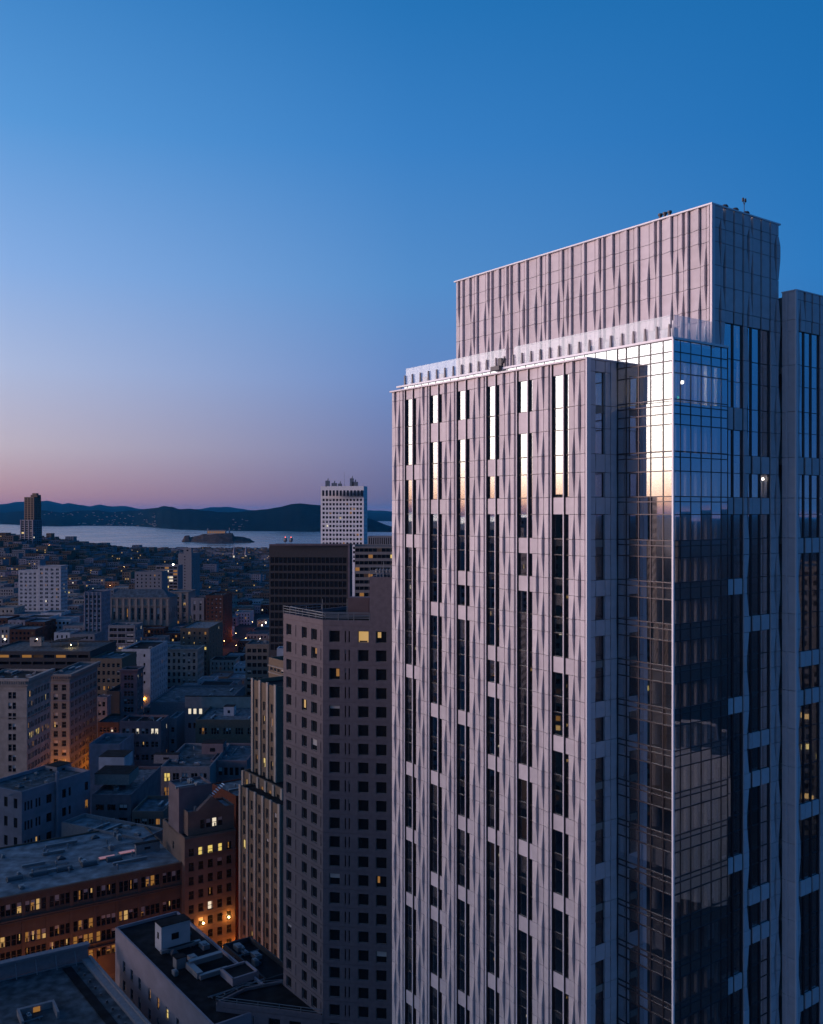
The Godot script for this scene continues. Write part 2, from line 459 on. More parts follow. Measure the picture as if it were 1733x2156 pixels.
func glazed_bay(tw: Node3D, last: int) -> void:
	var xs := [0.0, 0.94, 2.25, 3.45, 4.69, XG]
	var ss := [3.41, 4.31, 5.6, 6.93, 8.24, 9.55, 10.43]
	var face := south
	face.origin.x = XG
	var bars := MB.new()
	var rows := [13.49, 12.54, 11.82, 10.89, 8.84, 8.37, 7.7, 6.88, 4.77, 4.31, 3.22, 1.22, 0.81, -0.2]
	for k in range(4, last):
		rows.append_array([L[k], L[k] - 0.43, SP[k]])
	var foot: float = L[last]
	for x in xs:
		hbox(bars, x - 0.04, foot, ZG - 0.06, x + 0.04, 13.49, ZG + 0.05)
	for q in ss:
		bars.box(face, Vector3(q - 0.03, foot, -0.06), Vector3(q + 0.03, 13.49, 0.035))
	for r in rows:
		hbox(bars, 0.0, r - 0.04, ZG - 0.06, XG, r + 0.04, ZG + 0.055)
		bars.box(face, Vector3(3.41, r - 0.035, -0.06), Vector3(10.43, r + 0.035, 0.045))
	# the strip of glazing above the clad front
	var x := 0.0
	while x > -29.5:
		glass(tw, "parapet_pane", lift, maxf(x - 1.22, -29.9) + 0.02, x - 0.02, 12.52, 13.45, ZG)
		hbox(bars, x - 1.25, 12.4, ZG - 0.05, x - 1.19, 13.49, ZG + 0.03)
		x -= 1.22
	hbox(bars, -29.9, 12.46, ZG - 0.05, 0.0, 12.52, ZG + 0.03)
	part(tw, "mullion_grid", bars, M.mullion)
	var spandrel := MB.new()
	var tops := [13.45]
	for k in range(1, last + 1):
		tops.append(L[k])
	for k in last:
		for q in 5:
			glass(tw, "curtain_pane", lift, xs[q] + 0.02, xs[q + 1] - 0.02, tops[k + 1] + 0.03, tops[k] - 0.03, ZG, 0.006)
		for q in 6:
			glass(tw, "curtain_pane", face, ss[q] + 0.02, ss[q + 1] - 0.02, tops[k + 1] + 0.03, tops[k] - 0.03, 0.0, 0.006)
		var foot_k: float = 11.9 if k == 0 else SP[k]
		hbox(spandrel, 0.1, foot_k, ZG - 0.2, XG - 0.15, tops[k] - 0.02, ZG - 0.12)
		spandrel.box(face, Vector3(3.6, foot_k, -0.2), Vector3(10.4, tops[k] - 0.02, -0.12))
	part(tw, "spandrel_board", spandrel, M.inside)
	var post := MB.new()
	hbox(post, XG - 0.07, foot, ZG - 0.07, XG + 0.09, 13.6, ZG + 0.09)
	part(tw, "corner_post", post, M.white_metal)
	for q in range(1, 6):
		var c := MB.new()
		c.box(face, Vector3(ss[q] - 0.24, foot, -0.5), Vector3(ss[q] - 0.06, 11.9, -0.25))
		part(tw, "inner_column", c, M.inside_pale)
	var c := MB.new()
	c.rod(lift * Vector3(2.95, foot, ZG - 1.15), lift * Vector3(2.95, 12.0, ZG - 1.15), 0.36, 0.36, 14)
	part(tw, "round_column", c, M.inside_pale)
	for k in [11, 13, 16]:                                                    # drawn roller shades on a few storeys
		for q in range(0, 5):
			if k == 11 or rng.randf() < 0.4:
				block(tw, "shade", M.inside_pale, lift, Vector3(xs[q] + 0.05, L[k + 1] + 0.5, ZG - 0.33), Vector3(xs[q + 1] - 0.05, SP[k], ZG - 0.3))
	# two ceiling lamps behind the top storey's glass, a green exit sign, and one lamp by the far windows
	for p in [Vector3(XG - 1.6, 10.55, -6.6), Vector3(XG - 1.6, 10.65, -6.95)]:
		lamp_bulb("ceiling_lamp", "small white ceiling lamp glowing behind the top glazed corner storey", tw.transform * (p + Vector3(0, H, 0)), M.bulb_white, 0.13, 2.0, Color(1, 0.9, 0.75), "ceiling lamps behind the glazed corner")
	lamp_bulb("wall_lamp", "small lamp glowing at the window top beside the folded panels", tw.transform * Vector3(XG - 0.45, H + 2.85, -16.1), M.bulb_white, 0.12, 0.12, Color(1, 0.9, 0.75))
	var e := put(self, "exit_sign", unit_box, M.exit_green, tw.transform * Transform3D(Basis.from_scale(Vector3(0.05, 0.22, 0.3)), Vector3(XG - 1.2, H + 9.2, -5.5)))
	tag(e, "tiny green exit sign glowing inside the glazed corner", "exit sign")

func crown(tw: Node3D, last: int) -> void:
	# west face above the terrace
	var FL := [25.0, 23.2, 20.14, 16.6, 12.9]
	var FS := [24.98, 22.05, 18.5, 15.6, 12.9]
	var edges := [-27.42, -26.84, -26.05, -24.9, -24.33, -23.71, -22.55, -22.0, -21.37, -20.2, -19.67, -19.06, -18.46, -17.35, -16.67, -16.11, -14.94, -14.22, -13.66, -13.04, -11.85, -11.25, -10.66, -10.05, -8.97, -8.36, -7.25, -6.6, -6.05, -4.95, -4.29, -3.3, -2.68, -2.06, -0.98, -0.26, 0.28, 1.48, 2.04, 2.65, 3.22, 4.31, 4.89, 5.35]
	var kind := "wcwwcwwcwwwcwwcwwwcwwwcwcwwcwwcwcwwcwwwcwwc"
	for q in edges.size() - 1:
		var m: Material = M["clad%d" % rng.randi_range(0, 2)]
		for k in 4:
			var out := []                                     # how far this fold and the one before stand out at this floor line and the next
			for f in [q, q - 1]:
				for n in [maxi(k, 1), k + 1]:
					out.append(0.0 if f < 0 else 0.26 if kind[f] == "c" else swing(n + 1, f, 0.26))
			if k == 0:
				folded(tw, "crown_panel", edges[q], edges[q + 1], FL[1], FL[0], out[0], out[0], -8.6, m, out[2], out[2])
			else:
				folded(tw, "crown_panel", edges[q], edges[q + 1], FS[k], FL[k], out[0], out[0], -8.6, m, out[2], out[2])
				folded(tw, "crown_panel", edges[q], edges[q + 1], FL[k + 1], FS[k], out[1], out[0], -8.6, m, out[3], out[2])
	var mb := MB.new()
	hbox(mb, -27.45, 25.0, -8.9, XG + 0.02, 25.12, -8.3)
	hbox(mb, XG - 0.3, 25.0, -18.1, XG + 0.02, 25.12, -8.9)
	part(tw, "crown_coping", mb, M.white_metal)
	mb = MB.new()
	hbox(mb, 5.47, 13.3, -8.72, XG + 0.03, 24.98, -8.3)
	part(tw, "corner_post", mb, M.clad_edge)
	# south front
	var face := south
	face.origin.x = XG - 0.02
	var fl := [25.0, 23.2, 20.14, 16.6, 12.7, 8.67]
	var fs := [24.0, 22.05, 18.5, 15.6, 10.85, 6.82]
	for k in range(2, last + 1):
		fl.append(L[k]); fs.append(SP[k])
	var s_edges := [8.72, 9.58, 10.17, 11.43, 12.7, 13.49, 14.0, 15.27, 16.62, 17.46, 18.1]
	var s_kind := "wwccwwccww"
	# floor numbers here run four ahead of the west front's
	south_front(tw, face, s_edges, s_kind, fl, fs, [[3, 4, [3, 5, 7, 9, 12, 16, 19, 21]], [6, 8, [3, 6, 7, 10, 13, 14, 17, 18]]], "south_panel", 10.43)
	# the wing beyond, standing a little forward
	var wing := south
	wing.origin.x = 7.12
	var wl := [19.06]
	var ws := [18.3]
	for k in range(3, fl.size()):
		wl.append(fl[k]); ws.append(fs[k])
	south_front(tw, wing, [18.06, 18.77, 19.51, 20.64, 21.85, 22.6, 23.4, 24.6, 25.8, 26.6, 27.4], "wwccwwccww", wl, ws, [[2, 4, [1, 4, 6, 9, 10, 13, 15, 18]], [6, 8, [1, 3, 5, 8, 11, 14, 16]]], "wing_panel", 0.0)
	for k in wl.size() - 1:
		folded(tw, "wing_panel", 5.7, 6.4, wl[k + 1], wl[k], swing(k + 1, 0, 0.12), swing(k, 0, 0.12), -18.15, M.clad1)
		folded(tw, "wing_panel", 6.42, 6.98, wl[k + 1], wl[k], 0.03, 0.03, -18.15, M.clad0)
	mb = MB.new()
	hbox(mb, 7.02, wl[-1], -18.25, 7.16, 19.1, -18.0)
	part(tw, "corner_post", mb, M.clad_edge)
	mb = MB.new()
	hbox(mb, 5.7, 19.06, -31.0, 7.14, 19.16, -18.05)
	part(tw, "wing_coping", mb, M.clad_edge)
	# flues and vents on the roof
	for q in 3:
		mb = MB.new()
		var c := Vector3(-0.9 + q * 0.5, 25.0, -10.0)
		mb.rod(lift * c, lift * (c + Vector3(0, 1.0, 0)), 0.13, 0.13, 10)
		mb.rod(lift * (c + Vector3(0, 0.95, 0)), lift * (c + Vector3(0, 1.12, 0)), 0.2, 0.2, 10)
		part(tw, "flue", mb, M.metal_dark)
	for z in [-11.48, -12.93, -14.5]:
		mb = MB.new()
		var c := Vector3(XG - 1.0, 24.9, z)
		mb.rod(lift * c, lift * (c + Vector3(0, 0.6, 0)), 0.14, 0.14, 10)
		mb.rod(lift * (c + Vector3(0, 0.55, 0)), lift * (c + Vector3(0, 0.7, 0)), 0.16, 0.3, 10)
		mb.rod(lift * (c + Vector3(0, 0.72, 0)), lift * (c + Vector3(0, 0.86, 0)), 0.3, 0.2, 10)
		part(tw, "roof_vent", mb, M.metal_dark)
	mb = MB.new()
	var c := Vector3(XG - 1.0, 24.9, -14.2)
	mb.rod(lift * c, lift * (c + Vector3(0, 1.4, 0)), 0.03, 0.03)
	for d in [-0.17, 0.17]:
		mb.rod(lift * (c + Vector3(0, 1.4, 0)), lift * (c + Vector3(0, 1.7, d)), 0.03, 0.03)
		mb.rod(lift * (c + Vector3(0, 1.66, d)), lift * (c + Vector3(0, 1.95, d)), 0.1, 0.08)
	part(tw, "weather_mast", mb, M.metal_dark)

func south_front(tw: Node3D, face: Transform3D, edges: Array, kind: String, fl: Array, fs: Array, pairs: Array, called: String, hidden_to: float) -> void:
	var back := MB.new()
	var bars := MB.new()
	for q in edges.size() - 1:                               # wall behind the open joints; none behind the windows
		var holed := false
		for p in pairs:
			if q >= p[0] - 1 and q < p[1]: holed = true
		back.box(face, Vector3(edges[q], 16.6 if holed else fl[-1], -1.0), Vector3(edges[q + 1], fl[0] - 0.1, -0.92))
	for q in edges.size() - 1:
		var hole := -1
		for p in pairs.size():
			if q >= pairs[p][0] - 1 and q < pairs[p][1]:
				hole = p
		for k in fl.size() - 1:
			if hidden_to > 0.0 and edges[q + 1] < hidden_to and fl[k] < 13.4:
				continue
			var s0: float = edges[q]
			if hidden_to > 0.0 and fl[k] < 13.4:
				s0 = maxf(s0, hidden_to + 0.05)
			var gl := 0.05 if kind[q - 1] == "c" or q == 0 else swing(k, q, 0.12) * 0.5
			var gln := 0.05 if kind[q - 1] == "c" or q == 0 else swing(k + 1, q, 0.12) * 0.5
			var gr := 0.2 if kind[q] == "c" else swing(k, q + 1, 0.31)
			var grn := 0.2 if kind[q] == "c" else swing(k + 1, q + 1, 0.31)
			var m: Material = M["clad%d" % rng.randi_range(0, 2)]
			var windowed: bool = hole >= 0 and fl[k] < 16.7
			if windowed:
				var is_solid: bool = k in pairs[hole][2]
				if is_solid:
					part(tw, called, slab(face, s0, edges[q + 1], fs[k], fl[k], [gl, gl], [gr, gr], -0.02), m)
				glass(tw, "south_pane", face, s0 + 0.08, edges[q + 1] - 0.14, fl[k + 1] + 0.02, (fs[k] if is_solid else fl[k]) - 0.02, -0.2)
				bars.box(face, Vector3(s0, fl[k + 1] - 0.03, -0.3), Vector3(edges[q + 1], fl[k + 1] + 0.03, -0.16))
				bars.box(face, Vector3(s0, fs[k] - 0.03, -0.3), Vector3(edges[q + 1], fs[k] + 0.02, -0.16))
				bars.box(face, Vector3(edges[q + 1] - 0.16, fl[k + 1], -0.3), Vector3(edges[q + 1] + 0.04, fl[k], -0.12))
			else:
				part(tw, called, slab(face, s0, edges[q + 1], fs[k], fl[k], [gl, gl], [gr, gr]), m)
				part(tw, called, slab(face, s0, edges[q + 1], fl[k + 1], fs[k], [gln, gl], [grn, gr]), m)
	part(tw, called.replace("panel", "wall"), back, M.backing)
	part(tw, called.replace("panel", "mullion"), bars, M.mullion)

func terrace(tw: Node3D) -> void:
	var mb := MB.new()
	hbox(mb, -29.9, 13.2, -8.9, XG - 0.1, 13.42, ZG - 0.1)
	part(tw, "terrace_deck", mb, M.inside_pale)
	mb = MB.new()
	hbox(mb, -31.2, 13.5, ZG - 0.22, XG + 0.06, 13.68, ZG + 0.12)
	mb.box(south, Vector3(3.6, 13.5, XG - 0.22), Vector3(10.5, 13.68, XG + 0.08))
	part(tw, "terrace_coping", mb, M.white_metal)
	var posts := [-29.75, -28.4, -27.0, -25.6, -24.2, -22.85, -21.5, -20.2, -18.9, -17.6, -16.4, -15.05, -13.83, -12.65, -11.45, -10.26, -9.06, -7.85, -6.71, -5.49, -4.29, -3.09, -1.9, -0.71, 0.5, 1.7, 2.9, 4.1, 5.3]
	for q in posts.size():
		var x: float = posts[q]
		mb = MB.new()
		var z := ZG + 0.1
		var b := [Vector3(x - 0.11, 13.68, z), Vector3(x + 0.11, 13.68, z), Vector3(x + 0.05, 14.7, z), Vector3(x - 0.05, 14.7, z)]
		var e := Vector3(0, 0, -0.14)
		mb.quad(lift * b[0], lift * b[1], lift * b[2], lift * b[3])
		mb.quad(lift * (b[1] + e), lift * (b[0] + e), lift * (b[3] + e), lift * (b[2] + e))
		mb.quad(lift * b[1], lift * (b[1] + e), lift * (b[2] + e), lift * b[2])
		mb.quad(lift * (b[0] + e), lift * b[0], lift * b[3], lift * (b[3] + e))
		mb.quad(lift * b[3], lift * b[2], lift * (b[2] + e), lift * (b[3] + e))
		part(tw, "balustrade_post", mb, M.post_grey)
		if q < posts.size() - 1 and q != 12:
			put(tw, "balustrade_pane", unit_box, M.rail_glass, lift * Transform3D(Basis.from_scale(Vector3(posts[q + 1] - x - 0.03, 1.75, 0.02)), Vector3((x + posts[q + 1]) / 2, 14.56, ZG - 0.1)))
	for q in 5:
		var sa := 3.6 + q * 1.0
		mb = MB.new()
		mb.box(south, Vector3(sa - 0.04, 13.68, XG - 0.2), Vector3(sa + 0.04, 15.0, XG - 0.1))
		part(tw, "balustrade_post", mb, M.white_metal)
		put(tw, "balustrade_pane", unit_box, M.rail_glass, south * Transform3D(Basis.from_scale(Vector3(0.96, 1.75, 0.02)), Vector3(sa + 0.5, 14.56, XG - 0.06)))
	# the window-cleaning arm over the edge, and white things standing on the deck
	var base := tw.transform
	var arm := thing("cleaning_davit", "dark folded window cleaning davit on the tower's terrace edge", "davit", base * Vector3(-14.4, H + 13.68, ZG))
	arm.basis = base.basis
	block(arm, "pedestal", M.metal_dark, Transform3D(), Vector3(-0.3, 0, -0.5), Vector3(0.2, 0.9, 0.1))
	block(arm, "boom", M.metal_dark, Transform3D(), Vector3(-0.9, -0.25, 0.12), Vector3(0.3, 0.15, 0.5))
	var head := MB.new()
	head.rod(Vector3(0.3, 0.35, 0.1), Vector3(0.9, 0.75, 0.3), 0.12, 0.1)
	part(arm, "head", head, M.metal_dark)
	var i := 0
	for p in [[-3.9, 0.9, 0.6], [-1.55, 1.0, 0.7], [3.6, 1.1, 3.2], [-16.5, 0.7, 1.6], [-24.5, 0.9, 0.3], [-27.3, 0.9, 0.3]]:
		var o := thing("planter", ["white square planter on the terrace behind the glass rail", "tall white planter behind the terrace rail beside another", "long white bench planter near the glazed corner rail", "low white planter beside the window cleaning davit", "slim white planter near the far rail end", "slim white planter at the very end of the terrace rail"][i], "planter", base * Vector3(p[0], H + 13.42, ZG - 0.9), "white planters on the terrace")
		o.basis = base.basis
		block(o, "box", M.white_metal, Transform3D(), Vector3(-p[2] / 2, 0, -0.3), Vector3(p[2] / 2, p[1], 0.3))
		block(o, "soil", M.trunk, Transform3D(), Vector3(-p[2] / 2 + 0.05, p[1], -0.25), Vector3(p[2] / 2 - 0.05, p[1] + 0.03, 0.25))
		i += 1

func lamp_bulb(called: String, label: String, where: Vector3, m: Material, r: float, energy: float, c: Color, group := "") -> Node3D:
	var o := thing(called, label, "lamp", where, group)
	var ball := SphereMesh.new()
	ball.radius = r; ball.height = r * 2; ball.radial_segments = 10; ball.rings = 5
	put(o, "bulb", ball, m)
	if energy > 0.0:
		var l := OmniLight3D.new()
		l.name = "light"
		l.light_color = c; l.light_energy = energy; l.light_size = r * 0.8; l.omni_range = 120.0; l.omni_attenuation = 2.0; l.shadow_enabled = true
		o.add_child(l)
	return o

# ---- buildings of the city -------------------------------------------------------------------------------------------
func ground(x: float, z: float) -> float:
	var d := -z
	var y := 19.0 + 12.0 * smoothstep(-60.0, -420.0, x) * smoothstep(250.0, 420.0, d)
	y += 86.0 * exp(-(pow((x + 1150.0) / 480.0, 2.0) + pow((d - 250.0) / 520.0, 2.0)))     # hill to the west
	y += 62.0 * exp(-(pow((x + 760.0) / 330.0, 2.0) + pow((d - 1650.0) / 420.0, 2.0)))     # hill by the tall flats
	y += 14.0 * exp(-(pow((x + 480.0) / 200.0, 2.0) + pow((d - 820.0) / 260.0, 2.0)))
	y -= 16.0 * smoothstep(1200.0, 2600.0, d)
	var shore := 3080.0 + 60.0 * sin(x * 0.006) + 130.0 * smoothstep(-500.0, -900.0, x)
	return y - 26.0 * smoothstep(shore - 70.0, shore + 40.0, d) - 200.0 * smoothstep(shore, shore + 500.0, d)

var known := []
func beside(p: Vector3) -> String:                           # the named building that stands nearest, for labels
	var best := 1e12
	var s_ := ""
	for q in known:
		var d: float = Vector2(q[0].x - p.x, q[0].z - p.z).length_squared()
		if d < best and not "office block" in q[1]:
			best = d
			s_ = ("behind the " if -p.z > -q[0].z + 12.0 else "before the ") + q[1] if absf(p.x - q[0].x) < 30.0 else "beside the " + q[1]
	return s_

func frame_mesh(kind: String) -> ArrayMesh:
	if not frames.has(kind):
		var mb := MB.new()
		var t := Transform3D()
		var e := 0.06
		mb.box(t, Vector3(-0.5, -0.5, -0.5), Vector3(-0.5 + e, 0.5, 0.5)); mb.box(t, Vector3(0.5 - e, -0.5, -0.5), Vector3(0.5, 0.5, 0.5))
		mb.box(t, Vector3(-0.5 + e, 0.5 - e * 0.7, -0.5), Vector3(0.5 - e, 0.5, 0.5)); mb.box(t, Vector3(-0.5 + e, -0.5, -0.5), Vector3(0.5 - e, -0.5 + e * 0.7, 0.5))
		if kind in ["sash", "cross"]:
			mb.box(t, Vector3(-0.5 + e, -0.025, -0.5), Vector3(0.5 - e, 0.025, 0.4))
		if kind in ["double", "cross"]:
			mb.box(t, Vector3(-0.03, -0.5 + e, -0.5), Vector3(0.03, -0.025, 0.39)); mb.box(t, Vector3(-0.03, 0.025 if kind == "cross" else -0.025, -0.5), Vector3(0.03, 0.5 - e, 0.39))
		frames[kind] = mb.mesh()
	return frames[kind]

func window(parent: Node3D, t: Transform3D, x0: float, y0: float, x1: float, y1: float, kind: String, frame_m: Material, lit: Material, blind: float, sill := false) -> void:
	var base := t * Transform3D(Basis.from_scale(Vector3(x1 - x0, y1 - y0, 0.07)), Vector3((x0 + x1) / 2, (y0 + y1) / 2, 0))
	var w := put(parent, "window", frame_mesh(kind), frame_m, base)
	var dim: bool = lit != null and lit == M.lit_dim
	put(w, "pane", unit_box, lit if lit and not dim else M.pane, Transform3D(Basis.from_scale(Vector3(0.97, 0.97, 0.3)), Vector3(0, 0, -0.28)))
	if dim:                                              # a dark room with a lit strip between curtains
		var sw := rng.randf_range(0.14, 0.36)
		var sh := rng.randf_range(0.35, 0.85)
		put(w, "lit_window_strip", unit_box, M[["lit_amber", "lit_warm", "lit_amber"][rng.randi_range(0, 2)]], Transform3D(Basis.from_scale(Vector3(sw, sh, 0.1)), Vector3(rng.randf_range(-0.42 + sw / 2, 0.42 - sw / 2), 0.42 - sh / 2, -0.07)))
	elif lit:                                            # furniture and curtains dark against the lit room
		if rng.randf() < 0.6:
			var sh := rng.randf_range(0.12, 0.4)
			var sw := rng.randf_range(0.25, 0.8)
			put(w, "furniture", unit_box, M.sash_dark, Transform3D(Basis.from_scale(Vector3(sw, sh, 0.1)), Vector3(rng.randf_range(-0.42 + sw / 2, 0.42 - sw / 2), -0.45 + sh / 2, -0.07)))
		if rng.randf() < 0.5:
			var sx := signf(rng.randf() - 0.5)
			put(w, "curtain", unit_box, M.blind, Transform3D(Basis.from_scale(Vector3(0.2, 0.92, 0.1)), Vector3(sx * 0.33, 0, -0.06)))
	if blind > 0.0:
		put(w, "blind", unit_box, M.blind, Transform3D(Basis.from_scale(Vector3(0.88, blind * 0.94, 0.1)), Vector3(0, 0.47 - blind * 0.47, -0.07)))
	if sill:
		put(w, "sill", unit_box, frame_m, Transform3D(Basis.from_scale(Vector3(1.16, 0.06, 4.5)), Vector3(0, -0.53, 1.2)))

func lit_one(p: float, from: Array = []) -> Material:
	if rng.randf() > p:
		return null
	if from:
		return M[from[rng.randi_range(0, from.size() - 1)]]
	return M[["lit_warm", "lit_amber", "lit_dim", "lit_white", "lit_dim", "lit_amber", "lit_dim", "lit_amber", "lit_yellow"][rng.randi_range(0, 8)]]

# one face with a grid of recessed openings. t: origin at the face's foot on its left, x along it, z outwards
func face(node: Node3D, mb: MB, t: Transform3D, w: float, base: float, top: float, e: Dictionary, near: bool, panes: MB, lits: Dictionary) -> void:
	var cols := []
	var rows := []
	var n: int = e.get("c", 0)
	var mar: float = e.get("mar", 0.6)
	var g: int = e.get("g", 1)
	var gap: float = e.get("gap", 0.25)
	var ww: float = e.get("w", 1.3)
	if e.has("cols"):
		for col in e.cols:
			if col[1] < w: cols.append(col)
	for k in (n if not e.has("cols") else 0):
		var c: float = mar + (w - 2 * mar) * (k + 0.5) / n
		for q in g:
			var x := c + (q - (g - 1) / 2.0) * (ww + gap)
			cols.append([x - ww / 2, x + ww / 2])
	var y: float = top - e.get("t", 2.0)
	var fh: float = e.get("fh", 3.5)
	var wh: float = e.get("wh", 1.8)
	var r := 0
	while y - wh > base + 0.5 and r < e.get("r", 60):
		rows.append([y - wh, y])
		y -= fh
		r += 1
	rows.reverse()
	var dp: float = e.get("dp", 0.22)
	var y0 := base
	for row in rows + [[top, top]]:
		if row[0] - y0 > 0.001:
			var yy := y0
			if e.has("joint") and row[0] - y0 > 0.5:      # a panel joint half way between two rows of openings
				var j: float = (y0 + row[0]) / 2
				mb.quad(t * Vector3(0, yy, 0), t * Vector3(w, yy, 0), t * Vector3(w, j - 0.025, 0), t * Vector3(0, j - 0.025, 0))
				mb.quad(t * Vector3(0, j - 0.025, -0.05), t * Vector3(w, j - 0.025, -0.05), t * Vector3(w, j + 0.025, -0.05), t * Vector3(0, j + 0.025, -0.05))
				yy = j + 0.025
			mb.quad(t * Vector3(0, yy, 0), t * Vector3(w, yy, 0), t * Vector3(w, row[0], 0), t * Vector3(0, row[0], 0))
		if row[1] <= row[0]:
			break
		var x0 := 0.0
		for col in cols + [[w, w]]:
			if col[0] - x0 > 0.001:
				mb.quad(t * Vector3(x0, row[0], 0), t * Vector3(col[0], row[0], 0), t * Vector3(col[0], row[1], 0), t * Vector3(x0, row[1], 0))
			x0 = col[1]
			if col[1] <= col[0]:
				break
			var a := Vector3(col[0], row[0], 0)
			var b := Vector3(col[1], row[0], 0)
			var c := Vector3(col[1], row[1], 0)
			var d := Vector3(col[0], row[1], 0)
			var i := Vector3(0, 0, -dp)
			mb.quad(t * a, t * b, t * (b + i), t * (a + i)); mb.quad(t * b, t * c, t * (c + i), t * (b + i))
			mb.quad(t * c, t * d, t * (d + i), t * (c + i)); mb.quad(t * d, t * a, t * (a + i), t * (d + i))
			var lit: Material = lit_one(e.get("lit", 0.05), e.get("lm", []))
			if e.has("litrow") and rows.size() - 1 - rows.find(row) in e.litrow:
				lit = lit_one(0.75)
			if e.has("only"):
				lit = null
				for q in e.only:
					if q[0] == rows.size() - 1 - rows.find(row) and q[1] == cols.find(col):
						lit = M[q[2]]
			if near:
				var bl := 0.0
				if rng.randf() < e.get("bl", 0.2):
					bl = rng.randf_range(0.25, 0.6)
				window(node, t * Transform3D(Basis(), Vector3(0, 0, -dp + 0.03)), col[0], row[0], col[1], row[1], e.get("k", "sash"), M[e.get("fm", "sash")], lit, bl, e.has("sill"))
			else:
				var to := panes
				if lit:
					if not lits.has(lit): lits[lit] = MB.new()
					to = lits[lit]
				to.quad(t * (a + i), t * (b + i), t * (c + i), t * (d + i))
		y0 = row[1]
	if e.has("pil"):                                     # pilasters between the columns of windows
		for k in n + 1:
			var x: float = mar + (w - 2 * mar) * k / n
			block(node, "pilaster", M[e.get("pm", "w_stone")], t, Vector3(x - e.pil[0] / 2, base, 0.004), Vector3(x + e.pil[0] / 2, top + e.get("pt", 0.0), e.pil[1]))
	for q in e.get("band", []):                          # string courses, metres below the top
		block(node, "string_course", M[e.get("bm", "w_stone")], t, Vector3(-0.05, top - q - 0.35, 0.004), Vector3(w + 0.05, top - q, e.get("bp", 0.25)))

func bld(o: Dictionary) -> Node3D:
	var d: float = o.d
	var az: float = o.get("az", 1.0)
	var c := at(o.px, o.py, d)
	var top: float = o.get("top", c.y)
	c.y = 0
	var poly := []
	if o.has("poly"):
		poly = o.poly
		c = poly[0]
	else:
		var dl := dir(az - 90)
		var dr := dir(az)
		var wl: float = o.get("wl", 0.0) if o.has("wl") else reach(c, dl, o.xl)
		var wr: float = o.get("wr", 0.0) if o.has("wr") else reach(c, dr, o.xr)
		poly = [c + dl * wl, c, c + dr * wr, c + dr * wr + dl * wl]
	var flat := PackedVector2Array()
	for p in poly:
		flat.append(Vector2(p.x, p.z))
	taken.append(flat)
	var low: float = o.get("base", ground(c.x, c.z) - 3.0)
	var node: Node3D
	if o.has("parent"):
		node = o.parent
	else:
		if not o.n.begins_with("row_"): known.append([c, o.n.replace("_", " ")])
		node = thing(o.n, o.lb, o.get("cat", "building"), Vector3(c.x, low, c.z), o.get("grp", ""))
	var off := Transform3D(Basis(), -node.position)
	var mb := MB.new()
	var panes := MB.new()
	var lits := {}
	var edges: Array = o.get("E", [])
	var near: bool = o.get("near", d < 470.0)
	for k in poly.size():
		var p: Vector3 = poly[k]
		var q: Vector3 = poly[(k + 1) % poly.size()]
		var x := (q - p).normalized()
		var t := off * Transform3D(Basis(x, Vector3.UP, x.cross(Vector3.UP)), p)
		var e: Dictionary = edges[k] if k < edges.size() and edges[k] != null else {}
		face(node, mb, t, p.distance_to(q), low, top, e, near, panes, lits)
	part(node, "wall", mb, M[o.get("wm", "w_beige")])
	var pm := part(node, "window_pane", panes, M[o.get("pane", "pane")])
	if pm: pm.set_meta("kind", "stuff")
	for m in lits:
		part(node, "lit_window", lits[m], m).set_meta("kind", "stuff")
	# roof, parapet, cornice
	var par: float = o.get("par", 0.9)
	mb = MB.new()
	var idx := Geometry2D.triangulate_polygon(flat)
	for k in range(0, idx.size(), 3):
		var a := off * Vector3(flat[idx[k]].x, top - par, flat[idx[k]].y)
		var b := off * Vector3(flat[idx[k + 1]].x, top - par, flat[idx[k + 1]].y)
		var e := off * Vector3(flat[idx[k + 2]].x, top - par, flat[idx[k + 2]].y)
		if (b - a).cross(e - a).y < 0: mb.tri(a, e, b)
		else: mb.tri(a, b, e)
	part(node, "roof", mb, M[o.get("rm", "r_grey")])
	mb = MB.new()
	var corn := MB.new()
	for k in poly.size():
		var p: Vector3 = poly[k]
		var q: Vector3 = poly[(k + 1) % poly.size()]
		var x := (q - p).normalized()
		var t := off * Transform3D(Basis(x, Vector3.UP, x.cross(Vector3.UP)), p)
		var w := p.distance_to(q)
		mb.box(t, Vector3(0.004, top - par - 0.02, -0.32), Vector3(w - 0.004, top + 0.05, -0.004))
		if o.has("cor") and k < 2:
			corn.box(t, Vector3(-o.cor[1] * 0.98, top - 0.1 - o.cor[0] * 0.3, 0.003), Vector3(w + o.cor[1] * 0.98, top + 0.12, o.cor[1]))
			corn.box(t, Vector3(-o.cor[1] * 0.5, top - 0.1 - o.cor[0], 0.003), Vector3(w + o.cor[1] * 0.5, top - 0.1 - o.cor[0] * 0.3 - 0.003, o.cor[1] * 0.55))
			if near:
				var u := 0.4
				while u < w - 0.3:
					corn.box(t, Vector3(u, top - 0.1 - o.cor[0] * 0.75, o.cor[1] * 0.55), Vector3(u + 0.35, top - 0.1 - o.cor[0] * 0.3 - 0.004, o.cor[1] * 0.9))
					u += 0.9
	if par > 0.05: part(node, "parapet", mb, M[o.get("wm", "w_beige")])
	part(node, "cornice", corn, M[o.get("cm", o.get("wm", "w_beige"))])
	if o.get("clut", 0) > 0:
		clutter(node, off, poly, top - par, o.clut)
	return node

